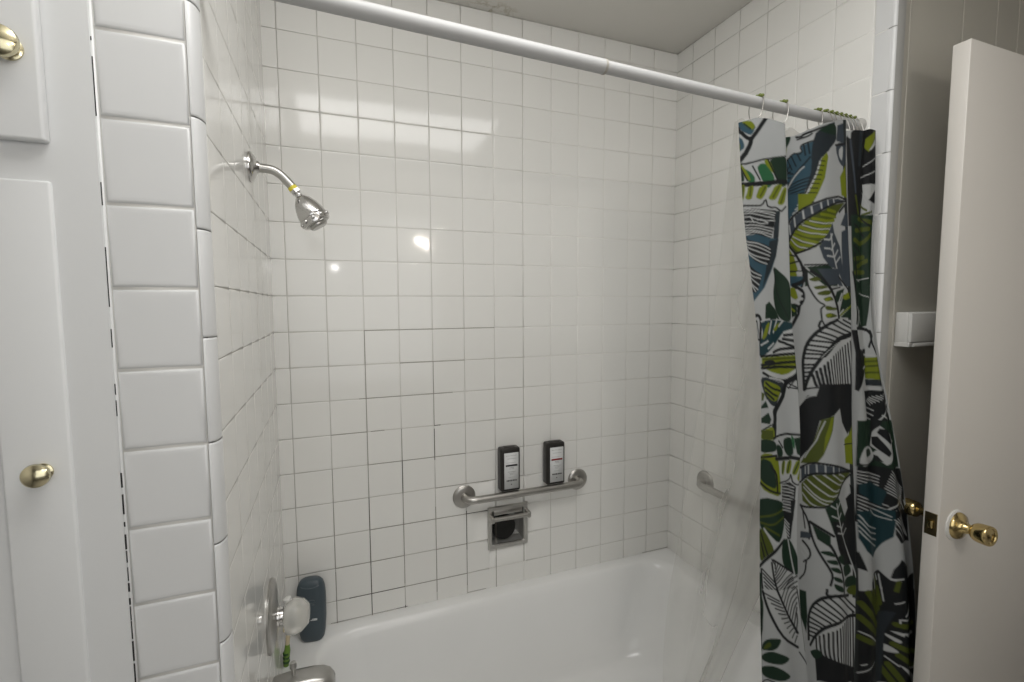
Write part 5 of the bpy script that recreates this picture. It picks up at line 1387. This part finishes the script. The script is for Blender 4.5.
# soft cloth: round the folds, add slack ripples that grow towards the hem
ker = np.exp(-.5*(np.arange(-9, 10)*DU/.0052)**2); ker /= ker.sum()
pad = np.pad(XY, ((0, 0), (9, 9), (0, 0)), mode='reflect', reflect_type='odd')
XY = sum(ker[k]*pad[:, k:k+nu] for k in range(19))
depth = np.clip((1.87-Zg)/1.4, 0, 1)
bul = np.sin(PI*np.clip((Ug-.17)/.22, 0, 1))*.010*np.sin(2*PI*np.clip((Ug-.17)/.22, 0, 1)*1.0)+np.sin(PI*np.clip((Ug-.44)/.20, 0, 1))*.010*np.sin(2*PI*(Ug-.44)/.10+2.2*depth)*(.35+depth)
bul += .004*np.sin(2*PI*Ug/.09+1.5*Zg)*depth+.0025*np.sin(9*Zg+11*Ug)
XY[..., 1] += bul
XY[..., 1] = np.minimum(XY[..., 1], np.where(Zg < .46, -.793, -.724))
verts = np.concatenate([XY, Zg[..., None]], -1).reshape(-1, 3)
PAL = {'k': (.008, .009, .010), 'w': (.32, .33, .327), 'n': (.034, .043, .054), 'b': (.024, .056, .078), 'd': (.008, .027, .033), 'l': (.125, .150, .009), 'o': (.050, .063, .009), 'g': (.018, .082, .034), 'e': (.009, .022, .013), 'c': (.016, .021, .025)}
colr = np.empty((nv, nu, 3)); colr[:] = (.295, .305, .304)
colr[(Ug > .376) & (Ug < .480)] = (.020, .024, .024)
Um, Vm = Ug*1000, Zg*1000
def window(p, m_):
    u0, v0 = p.min(0)-m_; u1, v1 = p.max(0)+m_
    i0 = max(0, int(u0/1000/DU)); i1 = min(nu, int(u1/1000/DU)+2)
    if i1 <= i0: return None
    j0 = max(0, int((1.80-v1/1000)/DV*.97)-8); j1 = min(nv, int((1.90-v0/1000)/DV*1.03)+8)
    return (slice(j0, j1), slice(i0, i1)) if j1 > j0 else None
for kind, c, w, flat in ART:
    p = np.array(flat, float).reshape(-1, 2); s = window(p, w+3)
    if s is None: continue
    x, y = Um[s], Vm[s]; rgb = np.array(PAL[c])
    if kind == 'p':
        ins = np.zeros(x.shape, bool); q = np.roll(p, -1, 0)
        for (ax_, ay), (bx_, by) in zip(p, q):
            if ay == by: continue
            ins ^= ((ay > y) != (by > y)) & (x < (bx_-ax_)*(y-ay)/(by-ay)+ax_)
        d = np.full(x.shape, 1e9)
        for a, b2 in zip(p, q):
            ab = b2-a; l2 = max(ab@ab, 1e-6); t = np.clip(((x-a[0])*ab[0]+(y-a[1])*ab[1])/l2, 0, 1)
            d = np.minimum(d, np.hypot(x-a[0]-t*ab[0], y-a[1]-t*ab[1]))
        al = np.clip(.5+np.where(ins, d, -d)/2.4, 0, 1)[..., None]; colr[s] = colr[s]*(1-al)+rgb*al
    else:
        w = w*(1.3 if c == 'k' else 1.0)
        d = np.full(x.shape, 1e9)
        for a, b2 in zip(p[:-1], p[1:]):
            ab = b2-a; l2 = max(ab@ab, 1e-6); t = np.clip(((x-a[0])*ab[0]+(y-a[1])*ab[1])/l2, 0, 1)
            d = np.minimum(d, np.hypot(x-a[0]-t*ab[0], y-a[1]-t*ab[1]))
        al = np.clip((w/2+1.1-d)/2.2, 0, 1)[..., None]; colr[s] = colr[s]*(1-al)+rgb*al
me = bpy.data.meshes.new('shower_curtain')
jj, ii = np.meshgrid(np.arange(nv-1), np.arange(nu-1), indexing='ij'); q0 = (jj*nu+ii).ravel()
fc = np.stack([q0, q0+nu, q0+nu+1, q0+1], 1)
me.vertices.add(len(verts)); me.vertices.foreach_set('co', verts.ravel())
me.loops.add(fc.size); me.loops.foreach_set('vertex_index', fc.ravel().astype(np.int32))
me.polygons.add(len(fc)); me.polygons.foreach_set('loop_start', np.arange(0, fc.size, 4, dtype=np.int32)); me.polygons.foreach_set('loop_total', np.full(len(fc), 4, np.int32))
me.update(calc_edges=True)
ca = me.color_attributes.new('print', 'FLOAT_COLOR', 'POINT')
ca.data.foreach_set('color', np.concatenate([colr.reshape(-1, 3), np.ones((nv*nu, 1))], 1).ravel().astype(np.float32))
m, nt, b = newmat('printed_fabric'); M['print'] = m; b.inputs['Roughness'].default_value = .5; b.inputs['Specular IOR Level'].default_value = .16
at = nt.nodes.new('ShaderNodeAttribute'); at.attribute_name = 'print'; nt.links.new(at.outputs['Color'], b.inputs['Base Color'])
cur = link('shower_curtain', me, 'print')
tag(cur, 'tropical leaf print shower curtain bunched at the right end of the rod', 'shower curtain')

# ------------------------------------------------------------------ clear liner inside the tub
nu2, nv2 = 150, 150
tu = np.linspace(0, 1, nu2)[None, :]; tvv = np.linspace(0, 1, nv2)[:, None]
zl = 1.876-(1.876-.20)*tvv+0*tu
zl = zl+.012*np.sin(tu*PI*7)**2*(1-tvv)
xl_ = np.interp(-zl, [-1.88, -1.69, -1.36, -1.10, -.87, -.68, -.48, -.2], [1.020, 1.027, 1.026, 1.010, .994, .988, .997, 1.01])
xr_ = np.interp(-zl, [-1.88, -1.2, -.60, -.42, -.2], [1.398, 1.385, 1.33, 1.27, 1.17])
yl = np.interp(-zl, [-1.88, -1.36, -1.0, -.6, -.42, -.2], [-.700, -.639, -.608, -.549, -.525, -.505])
amp = .003+.010*tvv
yy = yl+amp*(np.sin(2*PI*tu*2.6+1.6*tvv)+.35*np.sin(2*PI*tu*6.3+4*tvv))+.004*np.sin(17*tvv+5*tu)+.05*tu*tvv*0
yy = np.maximum(yy, yl-.03)
xx = xl_+(xr_-xl_)*tu
vs_ = np.stack([xx, yy, zl], -1).reshape(-1, 3)
me = bpy.data.meshes.new('shower_liner')
jj, ii = np.meshgrid(np.arange(nv2-1), np.arange(nu2-1), indexing='ij'); q0 = (jj*nu2+ii).ravel()
me.from_pydata([tuple(v) for v in vs_], [], [tuple(int(k) for k in f) for f in np.stack([q0, q0+nu2, q0+nu2+1, q0+1], 1)])
m = bpy.data.materials.new('clear_vinyl'); m.use_nodes = True; M['vinyl'] = m; nt = m.node_tree; nt.nodes.clear()
out = nt.nodes.new('ShaderNodeOutputMaterial'); mixs = nt.nodes.new('ShaderNodeMixShader'); tr = nt.nodes.new('ShaderNodeBsdfTransparent')
pb = nt.nodes.new('ShaderNodeBsdfPrincipled'); pb.inputs['Base Color'].default_value = (.80, .79, .76, 1); pb.inputs['Roughness'].default_value = .16
tl = nt.nodes.new('ShaderNodeBsdfTranslucent'); tl.inputs['Color'].default_value = (.80, .79, .76, 1); m2 = nt.nodes.new('ShaderNodeMixShader'); m2.inputs[0].default_value = .35
nt.links.new(pb.outputs[0], m2.inputs[1]); nt.links.new(tl.outputs[0], m2.inputs[2])
tr.inputs['Color'].default_value = (.97, .97, .96, 1)
tcn = nt.nodes.new('ShaderNodeTexCoord'); nz = nt.nodes.new('ShaderNodeTexNoise'); nz.inputs['Scale'].default_value = 5
nt.links.new(tcn.outputs['Object'], nz.inputs['Vector'])
mr = nt.nodes.new('ShaderNodeMapRange'); mr.inputs['From Min'].default_value = 1.03; mr.inputs['From Max'].default_value = 1.32; mr.inputs['To Min'].default_value = .15; mr.inputs['To Max'].default_value = .62
sxn = nt.nodes.new('ShaderNodeSeparateXYZ'); nt.links.new(tcn.outputs['Object'], sxn.inputs[0])   # the vinyl clouds over towards its bunched end
nt.links.new(mth(nt, 'ADD', sxn.outputs[0], mth(nt, 'MULTIPLY', mth(nt, 'SUBTRACT', nz.outputs['Fac'], .5), .22)), mr.inputs['Value']); nt.links.new(mr.outputs[0], mixs.inputs[0])
nt.links.new(tr.outputs[0], mixs.inputs[1]); nt.links.new(m2.outputs[0], mixs.inputs[2]); nt.links.new(mixs.outputs[0], out.inputs[0])
ln = link('shower_liner', me, 'vinyl')
tag(ln, 'milky clear plastic liner hanging into the tub behind the leaf curtain', 'shower curtain')

# ------------------------------------------------------------------ curtain hooks with green beads
def make_ring(label):
    o = thing('curtain_hook', label, 'curtain hook', (0, 0, 0), 'wire hooks with green beads on the rod')
    bm = bmesh.new(); R_ = .0165
    pts = [(.0, -.006, -.050), (.0, -.012, -.046), (.0, -.0155, -.034), (.0, -.0175, -.015)]+[(.0, -R_*math.cos(a), R_*math.sin(a)+.0) for a in np.linspace(.1, PI-.1, 9)]+[(.0, .0175, -.015), (.0, .0150, -.034), (.0, .010, -.047), (.0, .003, -.053), (.0, -.004, -.052)]
    add_tube(bm, catmull(pts, 4), .0010, 8); obj('wire', bm, 'steel', o)
    bead = None
    for a in np.linspace(PI*.22, PI*.78, 5):
        if bead is None:
            bm = bmesh.new(); add_sphere(bm, (0, 0, 0), .0042, 0, 12); bead = obj('bead', bm, 'bead', o); q = bead
        else: q = bead.copy(); COL.objects.link(q); q.parent = o
        q.location = (0, -(R_+.0006)*math.cos(a), (R_+.0006)*math.sin(a))
    return o
HX = [1.056, 1.135, 1.256, 1.290, 1.308, 1.326, 1.345, 1.363, 1.381, 1.398]
ORD = ['first', 'second', 'third', 'fourth', 'fifth', 'sixth', 'seventh']
LBL = ['green-beaded wire hook nearest the free edge of the leaf curtain, first along the rod', 'green-beaded wire hook above the first fold of the curtain, second along the rod', 'green-beaded wire hook standing apart, just before the bunched hooks']
LBL += ['green-beaded wire hook, %s from the left within the bunched row' % w_ for w_ in ORD]
hook = make_ring(LBL[0])
for i, x in enumerate(HX):
    if i == 0: o = hook
    else:
        o = hook.copy(); COL.objects.link(o); o['label'] = LBL[i]
        for ch in hook.children:
            c = ch.copy(); COL.objects.link(c); c.parent = o
    o.location = (x, rody(x), rodz(x)); o.rotation_euler = (math.radians(-28 if i > 2 else -12), math.radians(22 if i < 3 else random.uniform(4, 14)), math.radians(random.uniform(-10, 10) if i > 2 else (8, 14, 12)[i]))

# ------------------------------------------------------------------ built-in cabinet on the left
cb = thing('built_in_cabinet', 'white painted built-in cabinet beside the tiled column', 'cabinet', (-.60, -.79, 0))
bm = bmesh.new()
add_box(bm, L(cb, (-.99, -.77, 0)), L(cb, (-.159, -.36, ZC-.004)))
for lo, hi in (((-.214, -.79, 0), (-.159, -.77, ZC-.004)), ((-.99, -.79, 1.604), (-.214, -.77, 1.672)), ((-.99, -.79, 0), (-.214, -.77, .09)), ((-.99, -.79, 2.33), (-.214, -.77, ZC-.004)), ((-.99, -.79, .09), (-.80, -.77, 2.33))):
    add_box(bm, L(cb, lo), L(cb, hi), 0)
obj('carcass', bm, 'paint', cb, True, 30)
def knob(par, p, lab, sc):
    bm = bmesh.new(); add_lathe(bm, L(cb, p), (0, -1, 0), [(a_*sc, r_*sc) for a_, r_ in ((0, .0125), (.002, .0125), (.004, .0085), (.007, .0075), (.010, .0095), (.013, .0148), (.017, .0168), (.021, .0160), (.0245, .0112), (.0265, .004), (.0267, 0))], 28)
    k = obj('knob', bm, 'pale_brass', par); k['label'] = lab
bm = bmesh.new(); add_box(bm, L(cb, (-.80, -.806, 1.6575)), L(cb, (-.2060, -.7905, 2.34)), .0035, 3)
d1 = obj('upper_door', bm, 'paint', cb, True, 35); d1['label'] = 'upper overlay door'
knob(d1, (-.2325, -.806, 1.763), 'round pale brass knob', 1.12)
bm = bmesh.new()
X0, X1, Z0, Z1 = -.805, -.2085, .095, 1.611
for lo, hi in (((X1-.072, -.7945, Z0), (X1, -.7755, Z1)), ((X0, -.7945, Z0), (X0+.072, -.7755, Z1)), ((X0+.072, -.7945, Z1-.075), (X1-.072, -.7755, Z1)), ((X0+.072, -.7945, Z0), (X1-.072, -.7755, Z0+.09))):
    add_box(bm, L(cb, lo), L(cb, hi), .0035, 3)
add_box(bm, L(cb, (X0+.07, -.7865, Z0+.08)), L(cb, (X1-.070, -.776, Z1-.07)), 0)
d2 = obj('lower_door', bm, 'paint', cb, True, 35); d2['label'] = 'lower framed door with recessed panel'
knob(d2, (-.239, -.7945, 1.234), 'oval pale brass knob', .92)

bm = bmesh.new(); add_box(bm, L(cb, (-.1600, -.7893, 0)), L(cb, (-.1550, -.786, ZC-.004)), 0)
rr = random.Random(5)
def dash(z0_, z1_, w_=.0007): add_box(bm, L(cb, (-.1576-w_, -.7897, z0_)), L(cb, (-.1576+w_, -.7890, z1_)), 0, 2, 1)
for a_, b_ in ((1.795, 1.80), (1.70, 1.775), (1.585, 1.615), (1.45, 1.53), (1.395, 1.42), (1.33, 1.345), (1.30, 1.322)): dash(a_, b_, .0006)
z = 1.22
while z > .30:
    l_ = rr.uniform(.006, .03); dash(z-l_, z, rr.uniform(.0006, .0011)); z -= l_+rr.uniform(.001, .012)
obj('caulk_line', bm, ['paint', 'dark'], cb, False)

# ------------------------------------------------------------------ open room door, box on the panelled wall
dr = bpy.data.objects.new('door_1', None); COL.objects.link(dr); dr.location = (1.456, -.928, 0); struct(dr)
dr['label'] = 'white painted flush door standing open against the panelled wall'
bm = bmesh.new(); add_box(bm, (0, 0, .012), (.76, .034, 2.030), .0018, 2); obj('door_panel', bm, 'door_paint', dr, True, 30)
dr.rotation_euler = (0, 0, 0)
KX, KZ = .062, .914
prof = [(0, .031), (.003, .0325), (.007, .031), (.011, .024), (.014, .017), (.020, .0125), (.030, .0105), (.034, .0135), (.036, .0185), (.041, .0215), (.048, .0228), (.060, .0232), (.0655, .0232), (.0675, .0220), (.0675, .0175), (.0655, .016), (.0655, .006), (.067, .004), (.067, 0)]
bm = bmesh.new(); add_lathe(bm, (KX, -.0035, KZ), (-.10, -1, .05), prof, 36); k = obj('door_knob', bm, 'brass', dr); k['label'] = 'brass knob facing the room'
bm = bmesh.new(); add_lathe(bm, (KX-.002, 0, KZ), (0, -1, 0), [(0, .0375), (.003, .0375), (.0045, .034), (.0045, 0)], 32); obj('knob_backing', bm, 'plastic_white', dr)
bm = bmesh.new(); add_lathe(bm, (KX-.012, .034, KZ+.009), (0, 1, 0), [(a, r*.9) for a, r in prof], 32); k = obj('door_knob', bm, 'brass', dr); k['label'] = 'brass knob on the side facing the wall'
bm = bmesh.new(); add_box(bm, (-.0012, .0045, KZ-.022), (.001, .0300, KZ+.033), .0005, 1); lp = obj('latch_plate', bm, 'dark_brass', dr)
bm = bmesh.new(); add_box(bm, (-.007, .0105, KZ-.004), (.0, .0225, KZ+.015), .002, 2); obj('latch_bolt', bm, 'brass', lp)

bx = thing('wall_holder', 'white box-shaped plastic holder on the panelled wall behind the open door', 'holder', (1.512, YP, 1.336))
bm = bmesh.new(); add_box(bm, (0, -.030, .010), (.20, 0, .090), .004, 3); obj('holder_box', bm, 'plastic_white', bx)
bm = bmesh.new(); add_box(bm, (.004, -.038, .012), (.20, -.029, .088), .003, 2); obj('front_cover', bm, 'plastic_white', bx)
bm = bmesh.new(); add_box(bm, (0, -.036, .0), (.008, 0, .012), .001, 1); add_box(bm, (.016, -.038, .0), (.20, 0, .0105), .002, 2); obj('bottom_lip', bm, 'plastic_white', bx)
bm = bmesh.new(); add_lathe(bm, (.128, -.037, .050), (0, -1, 0), [(0, .006), (.008, .006), (.011, .004), (.012, 0)], 16); obj('peg', bm, 'plastic_white', bx)

# ------------------------------------------------------------------ vanity bulbs and added lights
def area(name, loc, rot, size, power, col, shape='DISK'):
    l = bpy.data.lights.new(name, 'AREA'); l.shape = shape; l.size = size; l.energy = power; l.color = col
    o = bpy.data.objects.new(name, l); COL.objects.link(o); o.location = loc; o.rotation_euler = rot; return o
def bulb(name, loc, r, power, col):
    l = bpy.data.lights.new(name, 'POINT'); l.shadow_soft_size = r; l.energy = power; l.color = col
    o = bpy.data.objects.new(name, l); COL.objects.link(o); o.location = loc; return o
cl = area('ceiling_fill_light', (.50, -1.12, ZC-.012), (0, 0, 0), 1.0, 8.6, (1, .995, .98), 'RECTANGLE'); cl.data.size_y = .5  # added soft source under the ceiling: bounced flash plus general fill
area('ceiling_bounce_light', (.10, -1.15, 2.0), (PI, 0, 0), .3, 5.6, (1, .995, .98))  # added source hanging in mid-air, throws bounce light onto the ceiling
area('rear_fill_light', (.30, -2.62, 1.5), (PI/2, 0, 0), 1.4, 6.6, (.95, .98, 1), 'SQUARE')  # added fill panel behind the camera, the rear wall has no opening
for i, x in enumerate((.80, .86)): bulb('vanity_lamp', (x, -2.22, 1.965-.03*i), .018, 3.2, (1, .92, .82))
bulb('flash_head_light', (.146, -1.66, 1.695), .012, .7, (1, .98, .95))  # unseen flash head by the camera, added for its glint on the tiles
w = bpy.data.worlds.new('room_air'); S.world = w; w.use_nodes = True
w.node_tree.nodes['Background'].inputs[0].default_value = (.9, .95, 1, 1); w.node_tree.nodes['Background'].inputs[1].default_value = .02

# ------------------------------------------------------------------ camera
cam = bpy.data.cameras.new('camera'); co = bpy.data.objects.new('camera', cam); COL.objects.link(co); S.camera = co
cam.sensor_width = 36; cam.lens = 36*474.182/1024; cam.clip_start = .02
r_ = Vector((.93411, -.35693, -.00488)); u_ = Vector((.03180, .06962, .99707)); f_ = Vector((.35558, .93153, -.07635))
mw = Matrix.Identity(4)
for k, v in enumerate((r_, u_, -f_)):
    for q in range(3): mw[q][k] = v[q]
mw.translation = Vector((.12127, -1.58415, 1.45038)); co.matrix_world = mw
S.view_settings.view_transform = 'Standard'; S.view_settings.look = 'None'; S.view_settings.gamma = 1; S.view_settings.use_curve_mapping = False
S.view_settings.exposure = 0
